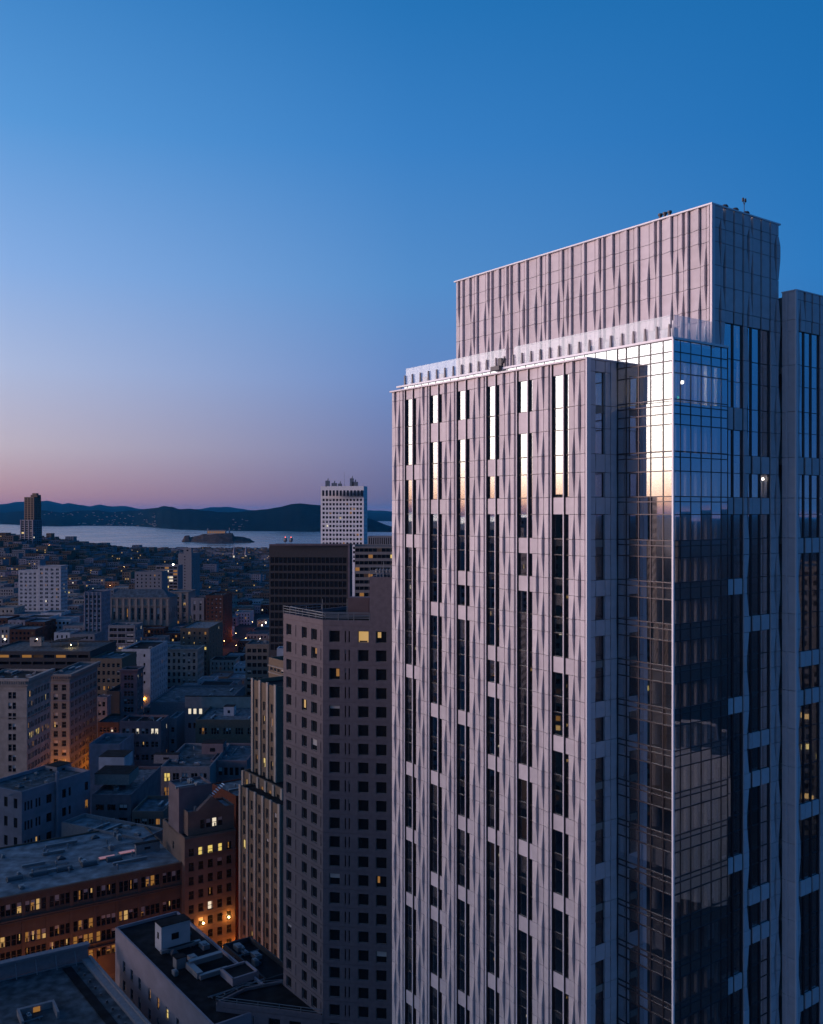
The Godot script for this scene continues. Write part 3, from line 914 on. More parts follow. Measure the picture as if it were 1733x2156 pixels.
# plant on a flat roof: air units, vent pipes, low ducts, roof lights
func clutter(node: Node3D, off: Transform3D, poly: Array, y: float, n: int) -> void:
	var p: Vector3 = poly[1]
	var u: Vector3 = (poly[0] - p)
	var v: Vector3 = (poly[2] - p)
	var yaw := atan2(-v.x, -v.z)
	for k in n:
		var where: Vector3 = p + u * rng.randf_range(0.12, 0.88) + v * rng.randf_range(0.15, 0.85)
		where.y = y
		var t := off * Transform3D(Basis(Vector3.UP, yaw), where)
		var mb := MB.new()
		match [0, 1, 2, 3, 4, 2, 5][rng.randi_range(0, 6)]:
			0, 1:
				var a := rng.randf_range(0.5, 1.2)
				var h := rng.randf_range(0.6, 1.3)
				mb.box(t, Vector3(-a, 0.15, -a * 0.6), Vector3(a, h, a * 0.6))
				mb.box(t, Vector3(-a * 0.8, 0.0, -a * 0.5), Vector3(a * 0.8, 0.15, a * 0.5))
				mb.rod(t * Vector3(a * 0.3, h, 0), t * Vector3(a * 0.3, h + 0.2, 0), a * 0.4, a * 0.4, 10)
				part(node, "air_unit", mb, M.metal_grey)
			2:
				mb.rod(t * Vector3.ZERO, t * Vector3(0, 1.1, 0), 0.18, 0.18)
				mb.rod(t * Vector3(0, 1.1, 0), t * Vector3(0, 1.35, 0), 0.34, 0.1)
				part(node, "vent_pipe", mb, M.metal_grey)
			3:
				var a := rng.randf_range(2.0, 4.5)
				mb.box(t, Vector3(-0.35, 0.2, -a), Vector3(0.35, 0.75, a))
				mb.box(t, Vector3(-0.3, 0.0, -a * 0.7), Vector3(0.3, 0.2, -a * 0.6)); mb.box(t, Vector3(-0.3, 0.0, a * 0.6), Vector3(0.3, 0.2, a * 0.7))
				part(node, "duct", mb, M.metal_grey)
			5:
				var a := rng.randf_range(3.0, 7.0)           # a pipe run on sleepers
				mb.rod(t * Vector3(0, 0.3, -a), t * Vector3(0, 0.3, a), 0.07, 0.07, 6)
				mb.rod(t * Vector3(0.25, 0.3, -a), t * Vector3(0.25, 0.3, a), 0.05, 0.05, 6)
				for j in 5: mb.box(t, Vector3(-0.2, 0, -a * 0.9 + j * a * 0.44), Vector3(0.45, 0.22, -a * 0.9 + j * a * 0.44 + 0.15))
				part(node, "pipe_run", mb, M.metal_grey)
			4:
				var a := rng.randf_range(0.6, 1.1)
				mb.box(t, Vector3(-a, 0, -a), Vector3(a, 0.35, a))
				var tip := t * Vector3(0, 0.9, 0)
				var q := [t * Vector3(-a, 0.36, a), t * Vector3(a, 0.36, a), t * Vector3(a, 0.36, -a), t * Vector3(-a, 0.36, -a)]
				for j in 4: mb.tri(q[j], q[(j + 1) % 4], tip)
				part(node, "roof_light", mb, M.metal_dark)

func penthouse(node: Node3D, where: Vector3, az: float, w: float, l: float, h: float, m: Material, called := "roof_house", openings := true) -> void:
	var t := Transform3D(Basis(dir(az + 90), Vector3.UP, -dir(az)), where - node.position)
	block(node, called, m, t, Vector3(-w, 0, -l), Vector3(0, h, 0))
	block(node, called + "_roof", M.r_dark, t, Vector3(-w - 0.06, h, -l - 0.06), Vector3(0.06, h + 0.12, 0.06))
	if openings:
		block(node, "hatch_window", M.pane, t, Vector3(-w * 0.62, h * 0.45, 0.004), Vector3(-w * 0.38, h * 0.7, 0.03))
		block(node, "hatch_window", M.pane, t, Vector3(0.004, h * 0.4, -l * 0.6), Vector3(0.03, h * 0.65, -l * 0.35))

func railing(node: Node3D, pts: Array, h: float, m: Material, bars := 3, step := 2.0) -> void:
	var mb := MB.new()
	for k in pts.size() - 1:
		var a: Vector3 = pts[k] - node.position
		var b: Vector3 = pts[k + 1] - node.position
		for q in bars:
			var y: float = h * (q + 1) / bars
			mb.rod(a + Vector3(0, y, 0), b + Vector3(0, y, 0), 0.055, 0.055, 6)
		var n := maxi(1, int(a.distance_to(b) / step))
		for q in n + 1:
			var p := a.lerp(b, float(q) / n)
			mb.rod(p, p + Vector3(0, h, 0), 0.05, 0.05, 6)
	part(node, "railing", mb, m)

func street_lamp(px: float, d: float, energy: float, label: String, h := 7.0, m := "bulb", c := Color(1.0, 0.55, 0.16), group := "street lamps", reach_ := 1.2) -> void:
	var x := (px - CX) / F * d
	var o := thing("street_lamp", label, "street lamp", Vector3(x, ground(x, -d), -d), group)
	var mb := MB.new()
	mb.rod(Vector3.ZERO, Vector3(0, h, 0), 0.1, 0.06, 6)
	mb.rod(Vector3(0, h, 0), Vector3(reach_, h + 0.3, 0), 0.05, 0.04, 6)
	part(o, "pole", mb, M.metal_dark)
	var ball := SphereMesh.new()
	ball.radius = 0.22; ball.height = 0.3; ball.radial_segments = 8; ball.rings = 4
	put(o, "bulb", ball, M[m], Transform3D(Basis(), Vector3(reach_, h + 0.1, 0)))
	var l := OmniLight3D.new()
	l.name = "light"
	l.position = Vector3(reach_, h + 0.1, 0)
	l.light_color = c; l.light_energy = energy; l.light_size = 0.15; l.omni_range = 200.0; l.omni_attenuation = 2.0; l.shadow_enabled = true
	o.add_child(l)

func tree(where: Vector3, h: float, w: float, label: String, group: String, conifer := false) -> void:
	var o := thing("pine_tree" if conifer else "street_tree", label, "tree", where, group)
	var mb := MB.new()
	mb.rod(Vector3.ZERO, Vector3(0, h * 0.75, 0), h * 0.03, h * 0.01, 6)
	for k in 5:
		var a := k * 2.4
		mb.rod(Vector3(0, h * (0.3 + 0.06 * k), 0), Vector3(cos(a) * w * 0.35, h * (0.5 + 0.06 * k), sin(a) * w * 0.35), h * 0.012, h * 0.004, 5)
	part(o, "trunk", mb, M.trunk)
	mb = MB.new()
	var lobes := []
	for k in 9:
		lobes.append([Vector3(rng.randf_range(-0.3, 0.3) * w, h * rng.randf_range(0.3, 0.85), rng.randf_range(-0.3, 0.3) * w), rng.randf_range(0.16, 0.3)])
	for k in 900:
		var p: Vector3
		if conifer:
			var f := sqrt(rng.randf())
			var a := rng.randf() * TAU
			p = Vector3(cos(a), 0, sin(a)) * w * 0.5 * f * rng.randf_range(0.55, 1.1) + Vector3(0, h * (1.02 - 0.85 * f), 0)
		else:
			var lb: Array = lobes[k % 9]
			p = lb[0] + Vector3(rng.randfn(), rng.randfn() * 0.8, rng.randfn()).normalized() * lb[1] * w * rng.randf_range(0.6, 1.05)
		var e1 := Vector3(rng.randfn(), rng.randfn(), rng.randfn()).normalized() * w * 0.045
		var e2 := Vector3(rng.randfn(), rng.randfn(), rng.randfn()).normalized() * w * 0.045
		mb.quad(p - e1, p - e2, p + e1, p + e2)
	part(o, "crown", mb, M.leaf)

# ---- land, water and the far shore -----------------------------------------------------------------------------------
func land() -> void:
	var mb := MB.new()
	var xs := []
	var zs := []
	for k in range(-40, 41): xs.append(signf(k) * (absf(k) * 30.0 + pow(absf(k), 2.0) * 2.2))
	xs.push_front(-12000.0); xs.push_front(-45000.0); xs.append(12000.0); xs.append(45000.0)
	zs.append(40000.0); zs.append(9000.0); zs.append(2500.0)
	var z := 600.0
	while z > -3900.0:
		zs.append(z)
		z -= 45.0 if z < -2900.0 else 60.0
	for i in xs.size():
		for j in zs.size():
			mb.v.append(Vector3(xs[i], ground(xs[i], zs[j]), zs[j]))
			mb.n.append(Vector3(ground(xs[i] - 5, zs[j]) - ground(xs[i] + 5, zs[j]), 10.0, ground(xs[i], zs[j] - 5) - ground(xs[i], zs[j] + 5)).normalized())
			if i and j:
				var k := i * zs.size() + j
				var a := k - zs.size() - 1
				mb.i.append_array(PackedInt32Array([a, a + 1, k, a, k, k - 1]))
	part(self, "ground", mb, M.asphalt)
	get_node("ground").set_meta("kind", "structure")
	mb = MB.new()
	mb.quad(Vector3(-45000, 0, -2000), Vector3(45000, 0, -2000), Vector3(45000, 0, -45000), Vector3(-45000, 0, -45000))
	part(self, "water", mb, M.sea).set_meta("kind", "structure")

# a range of hills from [column, crest row, shore row] points: the shore lies at sea level, the crest rises behind it
func ridge(called: String, pts: Array, back: float, rough: float, m: Material, crest_scale := 1.35, cols := 260) -> void:
	var n := FastNoiseLite.new()
	n.seed = 17 + called.length()
	n.frequency = 0.012
	n.fractal_octaves = 5
	var mb := MB.new()
	var rows := 14
	for i in cols + 1:
		var px: float = lerpf(pts[0][0], pts[-1][0], float(i) / cols)
		var k := 0
		while k < pts.size() - 2 and px > pts[k + 1][0]: k += 1
		var f: float = clampf((px - pts[k][0]) / (pts[k + 1][0] - pts[k][0]), 0, 1)
		f = f * f * (3 - 2 * f) * 0.5 + f * 0.5
		var shore: float = lerpf(pts[k][2], pts[k + 1][2], f)
		var crest: float = lerpf(pts[k][1], pts[k + 1][1], f)
		var d0 := EYE * F / (shore - CY)
		var d1 := d0 * crest_scale
		var y1 := maxf(2.0, EYE - (crest - CY) / F * d1)
		for j in rows + 1:
			var t := float(j) / rows
			var p: Vector3
			if t <= 0.75:
				var u := t / 0.75
				var d := lerpf(d0, d1, u)
				p = at(px, CY, d)
				p.y = y1 * pow(u, 0.8) * (1.0 + (n.get_noise_2d(p.x * 4.0 / rough, p.z * 4.0 / rough)) * 0.5 * (1.0 - u)) + n.get_noise_2d(p.x * 20.0 / rough, p.z * 20.0 / rough) * rough * 0.05 * u
				if j == 0: p.y = -3.0
			else:
				var u := (t - 0.75) / 0.25
				p = at(px, CY, lerpf(d1, d1 * back, u))
				p.y = lerpf(y1, -3.0, u)
			mb.v.append(p)
	for i in cols:
		for j in rows:
			var a := i * (rows + 1) + j
			var b := a + rows + 1
			mb.i.append_array(PackedInt32Array([a, a + 1, b, b, a + 1, b + 1]))
	mb.n.resize(mb.v.size())
	for k in range(0, mb.i.size(), 3):
		var m_ := (mb.v[mb.i[k + 2]] - mb.v[mb.i[k]]).cross(mb.v[mb.i[k + 1]] - mb.v[mb.i[k]])
		for q in 3: mb.n[mb.i[k + q]] += m_
	for k in mb.n.size(): mb.n[k] = mb.n[k].normalized()
	part(self, called, mb, m).set_meta("kind", "structure")

func far_shore() -> void:
	ridge("mountains", [[-80, 1066, 1098], [0, 1060.5, 1098], [40, 1055, 1097], [70, 1055.5, 1097], [100, 1053.2, 1097], [121, 1057.4, 1097], [133, 1060, 1097], [144, 1057.4, 1097], [173, 1062, 1097], [189, 1064.3, 1097], [210, 1061.4, 1097], [236, 1065.7, 1097], [260, 1064.3, 1097], [300, 1070.6, 1097], [370, 1071, 1097], [420, 1070.5, 1097], [443, 1066.8, 1097], [477, 1066.2, 1097], [510, 1070.3, 1097], [525, 1073, 1097], [620, 1076, 1097], [720, 1073, 1097], [774, 1073, 1097], [800, 1074, 1097], [840, 1077, 1097], [980, 1076, 1097]], 1.3, 300.0, M.hill, 1.5)
	ridge("headland", [[-90, 1082, 1103], [0, 1078.7, 1103.5], [50, 1075, 1105], [90, 1072.7, 1107.4], [128, 1078, 1108], [173, 1073.5, 1106.5], [203, 1072.7, 1106.5], [236, 1077, 1106.8], [280, 1074, 1107.2], [312, 1069.7, 1109], [328, 1067.5, 1110.5], [343, 1064, 1112], [362, 1065, 1113.5], [378, 1070.3, 1114.6], [402, 1068.6, 1115.3], [424, 1071.8, 1116], [460, 1076, 1116.8], [500, 1076, 1117.4], [525, 1073.5, 1117.6], [558, 1070, 1117.8], [585, 1065.7, 1118], [617, 1059, 1118.3], [633, 1057.8, 1118.5], [658, 1060.5, 1118.7], [674, 1061.5, 1118.8], [720, 1071, 1119], [774, 1089.7, 1119.6], [825, 1108, 1120], [860, 1118, 1121]], 1.2, 160.0, M.hill, 1.18)
	ridge("island", [[383, 1139, 1141], [386, 1133, 1141], [389, 1127, 1141], [399, 1126, 1141], [401, 1130, 1141], [416, 1127, 1141.4], [429, 1123, 1141.6], [462, 1122, 1142], [490, 1121, 1142], [494, 1128, 1142], [511, 1129, 1142], [525, 1132.7, 1142], [536, 1140, 1142]], 1.05, 14.0, M.rock, 1.025, 120)
	var d := 4480.0
	var cell := thing("prison_block", "long pale prison building lit warm on top of the rocky island", "building", at(457, 1122.5, d))
	var mb := MB.new()
	mb.box(Transform3D(), Vector3(-44, -6, -12), Vector3(42, 15, 12))
	part(cell, "wall", mb, M.w_cream)
	for k in 9:
		block(cell, "lit_window", M.lit_amber, Transform3D(), Vector3(-40 + k * 9.2, 1.0, 12.01), Vector3(-34.5 + k * 9.2, 10.0, 12.3))
	block(cell, "roof", M.r_grey, Transform3D(), Vector3(-45, 15, -13), Vector3(43, 16.5, 13))
	var lh := thing("lighthouse", "slim lighthouse standing beside the island prison", "lighthouse", at(483.5, 1123, d))
	mb = MB.new()
	mb.rod(Vector3.ZERO, Vector3(0, 26, 0), 3.2, 2.2, 8)
	part(lh, "shaft", mb, M.w_grey)
	mb = MB.new()
	mb.rod(Vector3(0, 26, 0), Vector3(0, 30, 0), 3.2, 2.8, 8)
	part(lh, "lantern", mb, M.w_dark)
	var wt := thing("water_tower", "round water tank on thin legs at the island's crest", "water tower", at(438.5, 1123, d))
	mb = MB.new()
	mb.rod(Vector3(0, 13, 0), Vector3(0, 22, 0), 5.0, 5.0, 10)
	mb.rod(Vector3(0, 22, 0), Vector3(0, 25, 0), 5.0, 0.4, 10)
	part(wt, "tank", mb, M.w_grey)
	for q in 4:
		mb = MB.new()
		var s1 := Vector3(cos(q * PI / 2), 0, sin(q * PI / 2))
		mb.rod(s1 * 5.5 - Vector3(0, 6, 0), s1 * 4.0 + Vector3(0, 14, 0), 0.6, 0.6, 5)
		part(wt, "leg", mb, M.metal_dark)
	# houses scattered over the far slopes: far too many and small to tell apart
	var warm := MB.new()
	var dim := MB.new()
	for k in 190:
		var px := rng.randf_range(60, 520) if k % 3 else rng.randf_range(300, 420)
		var f := rng.randf()
		var shore := lerpf(1106.5, 1117.0, clampf((px - 230) / 270.0, 0, 1))
		var py := lerpf(shore - 2.0, shore - 30.0, f * f if k % 2 else f)
		var dd := EYE * F / (shore - CY)
		dd *= 1.0 + 0.12 * (shore - py) / 36.0 - 0.012
		var p := at(px, py, dd)
		var w := rng.randf_range(3.0, 11.0)
		(warm if rng.randf() < 0.3 else dim).box(Transform3D(Basis(), p), Vector3(-w, -3, -3), Vector3(w, rng.randf_range(1.0, 4.0), 3))
	var o := part(self, "hillside_windows", warm, M.lit_dim)
	tag(o, "scatter of faint lit house windows over the far dark hillsides", "houses", "", "stuff")
	o = part(self, "hillside_houses", dim, M.w_cream)
	tag(o, "scatter of pale house walls over the far dark hillsides", "houses", "", "stuff")

# ---- named buildings -------------------------------------------------------------------------------------------------
func hotel() -> void:
	var y := 123.0
	var e := at(680, CY, 150.0) * Vector3(1, 0, 1)
	var a := e + dir(-36.6) * 12.7
	var r := e + dir(98.4) * 22.0
	var cols1 := [[1.0, 2.7], [4.1, 4.3], [6.1, 7.75], [9.1, 10.9], [12.0, 12.2]]
	var cols2 := [[1.0, 2.75], [3.5, 3.7], [4.12, 4.32], [5.6, 7.35], [8.45, 10.2], [12.0, 13.7]]
	var base := 15.0
	var win := {"fh": 2.93, "wh": 1.83, "t": 1.6, "k": "plain", "fm": "sash", "lit": 0.02, "bl": 0.06, "joint": 1, "dp": 0.3, "mar": 0.0}
	var w1 := win.duplicate()
	w1.cols = cols1
	var w2 := win.duplicate()
	w2.cols = cols2
	w2.only = [[0, 3, "lit_warm"], [0, 4, "lit_dim"], [2, 0, "lit_dim"], [13, 4, "lit_dim"]]
	w1.only = [[4, 2, "lit_dim"], [1, 3, "lit_dim"]]
	var node := bld({"n": "hotel_tower", "lb": "pinkish concrete hotel with square windows and pipe rails around its roof", "cat": "hotel", "px": 680, "py": 1305, "d": 150.0, "poly": [a, e, r, r + dir(8.4) * 16.0, a + dir(40) * 18.0],
		"top": y, "base": base, "wm": "w_hotel", "rm": "r_dark", "par": 0.5, "E": [w1, w2], "near": true})
	var p1 := e + dir(98.4) * reach(e, dir(98.4), 778)
	bld({"n": "", "lb": "", "px": 0, "py": 0, "d": 150.0, "parent": node, "poly": [p1, r, r + dir(8.4) * 12.0, p1 + dir(8.4) * 12.0], "top": 129.8, "base": y, "wm": "w_hotel", "rm": "r_dark", "par": 0.6, "near": true})
	var up := Vector3(0, y, 0)
	railing(node, [a + up, e + up, p1 + up], 1.25, M.metal_grey, 3)
	var q := dir(8.4) * 1.6
	railing(node, [a + up + dir(40) * 9.0, a + up + dir(40) * 1.0 + q, e + q + up, p1 + q + up], 0.9, M.metal_grey, 2, 3.0)
	railing(node, [p1 + Vector3(0, 129.8, 0) + q * 0.3, r + Vector3(0, 129.8, 0) + q * 0.3], 1.6, M.metal_grey, 3)
	# ribbed plant screen, whip aerials, roof dish
	var s0 := at(733, CY, 158.0) * Vector3(1, 0, 1) - node.position + up
	var scr := MB.new()
	var tb := Transform3D(Basis(dir(98.4), Vector3.UP, dir(188.4)), s0)
	for k in 22:
		scr.box(tb, Vector3(k * 0.16, 0, 0), Vector3(k * 0.16 + 0.1, 2.9, 0.12))
	scr.box(tb, Vector3(0, 0, -2.5), Vector3(3.5, 2.85, -0.004))
	part(node, "plant_screen", scr, M.w_pink)
	for px in [756.0 - 17, 813.0 - 22]:
		var mb := MB.new()
		var b := at(px - 60, CY, 154.0) * Vector3(1, 0, 1) - node.position + up
		mb.rod(b, b + Vector3(0, 3.0, 0), 0.06, 0.04, 6)
		part(node, "aerial", mb, M.metal_grey)
	for k in 5:
		var mb := MB.new()
		var b := p1 + dir(98.4) * (0.8 + k * 0.55) + dir(8.4) * 2.0 - node.position + Vector3(0, 129.3, 0)
		mb.rod(b, b + Vector3(0, 1.5 + (k % 3) * 0.7, 0), 0.06, 0.05, 6)
		mb.rod(b + Vector3(0, 1.2, 0), b + Vector3(0, 1.7, 0.1), 0.25, 0.2, 8)
		part(node, "aerial", mb, M.metal_grey)
	# low wing whose roof meets the foot of the tower
	var v1 := at(455, CY, 154.0) * Vector3(1, 0, 1)
	var low := bld({"n": "hotel_wing", "lb": "low dark-roofed hotel wing with pipe rail joined to the pinkish hotel tower", "px": 0, "py": 0, "d": 150.0, "poly": [v1, e + dir(188) * 0.15, e + dir(8.4) * 3.0, a + dir(8.4) * 1.0 + dir(-81.6) * 0.3, v1 + dir(40) * 6.0],
		"top": 61.0, "base": base, "wm": "w_hotel", "rm": "r_dark", "par": 0.4, "E": [{"cols": [[3.0, 5.0], [6.2, 6.5], [9.0, 11.0], [12.5, 14.5]], "fh": 2.93, "wh": 1.83, "t": 1.5, "k": "plain", "fm": "sash_dark", "joint": 1, "lit": 0.0}]})
	var u2 := Vector3(0, 61.0, 0)
	railing(low, [a + u2 + dir(188) * 0.6, v1 + u2 + dir(40) * 5.6, v1 + u2, e + u2 + dir(188) * 0.15], 0.9, M.metal_grey, 2, 3.2)

func pier_tower() -> void:
	var w := {"c": 3, "w": 1.25, "fh": 3.55, "wh": 2.3, "t": 4.6, "k": "double", "fm": "sash", "lit": 0.04, "litrow": [1, 4], "pil": [0.95, 0.32], "pm": "w_cream", "pt": 0.5, "mar": 0.5, "bl": 0.1}
	var node := bld({"n": "pilaster_tower", "lb": "stepped tan office tower with tall pale vertical pilasters between dark windows", "px": 583, "py": 1446, "d": 235.0, "az": 53.4, "xl": 531, "wr": 14.0, "wm": "w_tan", "rm": "r_dark", "E": [w, {"c": 3, "w": 1.2, "fh": 3.55, "wh": 2.2, "t": 4.6, "lit": 0.2}]})
	var m := w.duplicate()
	m.merge({"c": 5, "t": 1.8, "litrow": [0], "pt": 0.0, "mar": 0.4}, true)
	bld({"n": "", "lb": "", "parent": node, "px": 596, "py": 1661, "d": 228.0, "az": 53.4, "xl": 511, "wr": 16.0, "wm": "w_tan", "rm": "r_dark", "par": 0.4, "E": [m, null]})
	var l := w.duplicate()
	l.merge({"c": 5, "t": 2.2, "litrow": [], "pt": 0.4, "mar": 0.5, "lit": 0.03}, true)
	bld({"n": "", "lb": "", "parent": node, "px": 591, "py": 1697, "d": 222.0, "az": 53.4, "xl": 505, "wr": 18.0, "wm": "w_tan", "rm": "r_dark", "par": 0.4, "E": [l, null]})
	# round-cornered block peeping over its roof
	bld({"n": "banded_block", "lb": "brown rooftop block with a pale band of slots behind the pilaster tower", "px": 600, "py": 1392, "d": 262.0, "az": 53.4, "xl": 566, "wr": 10.0, "wm": "w_tan", "rm": "r_dark", "clut": 2, "E": [{"c": 4, "w": 1.5, "wh": 0.9, "t": 2.6, "r": 1, "k": "plain", "fm": "sash_pale", "lit": 0.0, "band": [2.0, 3.9], "bm": "w_stone"}]})

func office_blocks() -> void:
	var n := bld({"n": "black_office_tower", "lb": "black glass office block with two red-lit dishes on its flat roof", "px": 733, "py": 1147, "d": 470.0, "az": 3.0, "xl": 567, "xr": 742, "wm": "w_dark", "rm": "r_dark", "near": true, "par": 0.6,
		"E": [{"c": 18, "w": 2.0, "fh": 3.9, "wh": 3.1, "t": 6.0, "r": 12, "mar": 0.6, "k": "plain", "fm": "sash_dark", "lit": 0.012, "bl": 0.0, "dp": 0.12}, null]})
	for q in 2:
		block(n, "side_strip", M.w_pink, Transform3D(Basis(), -n.position), n.position * Vector3(1, 0, 1) + Vector3([-40.6, 0.0][q], 20, [0.6, 0.8][q]), n.position * Vector3(1, 0, 1) + Vector3([-39.9, 1.0][q], 124.6, [1.4, 1.6][q])) if q == 1 else null
	block(n, "roof_edge", M.w_pink, Transform3D(Basis(), at(567, 1147, 469.0) - n.position), Vector3(0, -0.2, -0.4), Vector3(41.0, 0.5, 0.3))
	for px in [601.0, 613.0]:
		var o := thing("radio_dish", "drum aerial with a red warning lamp on the black office roof", "aerial", at(px, 1147, 476.0), "dishes on the black office roof")
		var mb := MB.new()
		mb.rod(Vector3(0, 0, 0), Vector3(0, 2.4, 0), 0.1, 0.1, 6)
		part(o, "mast", mb, M.metal_grey)
		mb = MB.new()
		mb.rod(Vector3(-0.5, 2.6, 0.2), Vector3(0.5, 2.6, 0.5), 1.1, 1.1, 12)
		part(o, "drum", mb, M.metal_grey)
		var ball := SphereMesh.new()
		ball.radius = 0.22; ball.height = 0.4
		put(o, "warning_lamp", ball, M.bulb_red, Transform3D(Basis(), Vector3(0, 3.9, 0)))
	var wt := bld({"n": "white_grid_tower", "lb": "white concrete office tower gridded with small square windows above the black block", "px": 766, "py": 1023, "d": 808.0, "az": 9.0, "xl": 675.5, "xr": 773.5, "wm": "w_bright", "rm": "r_grey", "near": true, "par": 1.2,
		"E": [{"c": 12, "w": 1.95, "fh": 3.7, "wh": 2.1, "t": 10.6, "r": 15, "mar": 1.0, "k": "plain", "fm": "sash_pale", "lit": 0.08, "bl": 0.25, "dp": 0.7}, {"c": 4, "w": 1.2, "fh": 3.7, "wh": 2.0, "t": 10.6, "r": 15, "lit": 0.0}]})
	var f0 := at(675.5, 1023, 808.0)
	for k in 12:
		block(wt, "louvre_opening", M.pane, Transform3D(Basis(), f0 - wt.position), Vector3(1.45 + k * 2.96, -8.4, 0.3), Vector3(3.25 + k * 2.96, -3.6, 2.9))
	for q in [[690, 5.0, 1.8], [704, 3.0, 2.2], [716, 2.5, 1.6], [741, 7.0, 1.6], [748, 4.0, 2.4]]:
		var mb := MB.new()
		var b := at(q[0], 1024, 815.0) - wt.position
		mb.box(Transform3D(Basis(), b), Vector3(-q[2], 0, -2), Vector3(q[2], q[1], 2))
		mb.rod(b + Vector3(0, q[1], 0), b + Vector3(0.5, q[1] + 2.0, 0), 0.5, 0.4, 6)
		part(wt, "roof_plant", mb, M.metal_grey)
	var mast := MB.new()
	mast.rod(at(725, 1024, 815.0) - wt.position, at(725, 992, 815.0) - wt.position, 0.15, 0.08, 6)
	part(wt, "mast", mast, M.metal_grey)
	bld({"n": "banded_office", "lb": "office block of beige bands and dark ribbon windows partly lit", "px": 752, "py": 1150, "d": 600.0, "az": 4.0, "wl": 0.6, "wr": 30.0, "wm": "w_stone", "rm": "r_grey", "near": false,
		"poly": [at(747, CY, 600.0) * Vector3(1, 0, 1), at(860, CY, 600.0) * Vector3(1, 0, 1), at(860, CY, 640.0) * Vector3(1, 0, 1), at(747, CY, 640.0) * Vector3(1, 0, 1)], "top": 118.4,
		"E": [{"c": 12, "w": 2.62, "fh": 4.0, "wh": 2.2, "t": 1.2, "mar": 0.3, "lit": 0.2, "dp": 0.4}]})
	bld({"n": "ribbed_hall", "lb": "ribbed pale concrete roof storey behind the banded office block", "px": 845, "py": 1129, "d": 700.0, "az": 2.0, "xl": 774, "wr": 20.0, "wm": "w_conc", "rm": "r_grey", "near": false, "E": [{"c": 15, "w": 0.7, "fh": 30.0, "wh": 7.0, "t": 0.6, "r": 1, "lit": 0.0, "dp": 0.6}]})

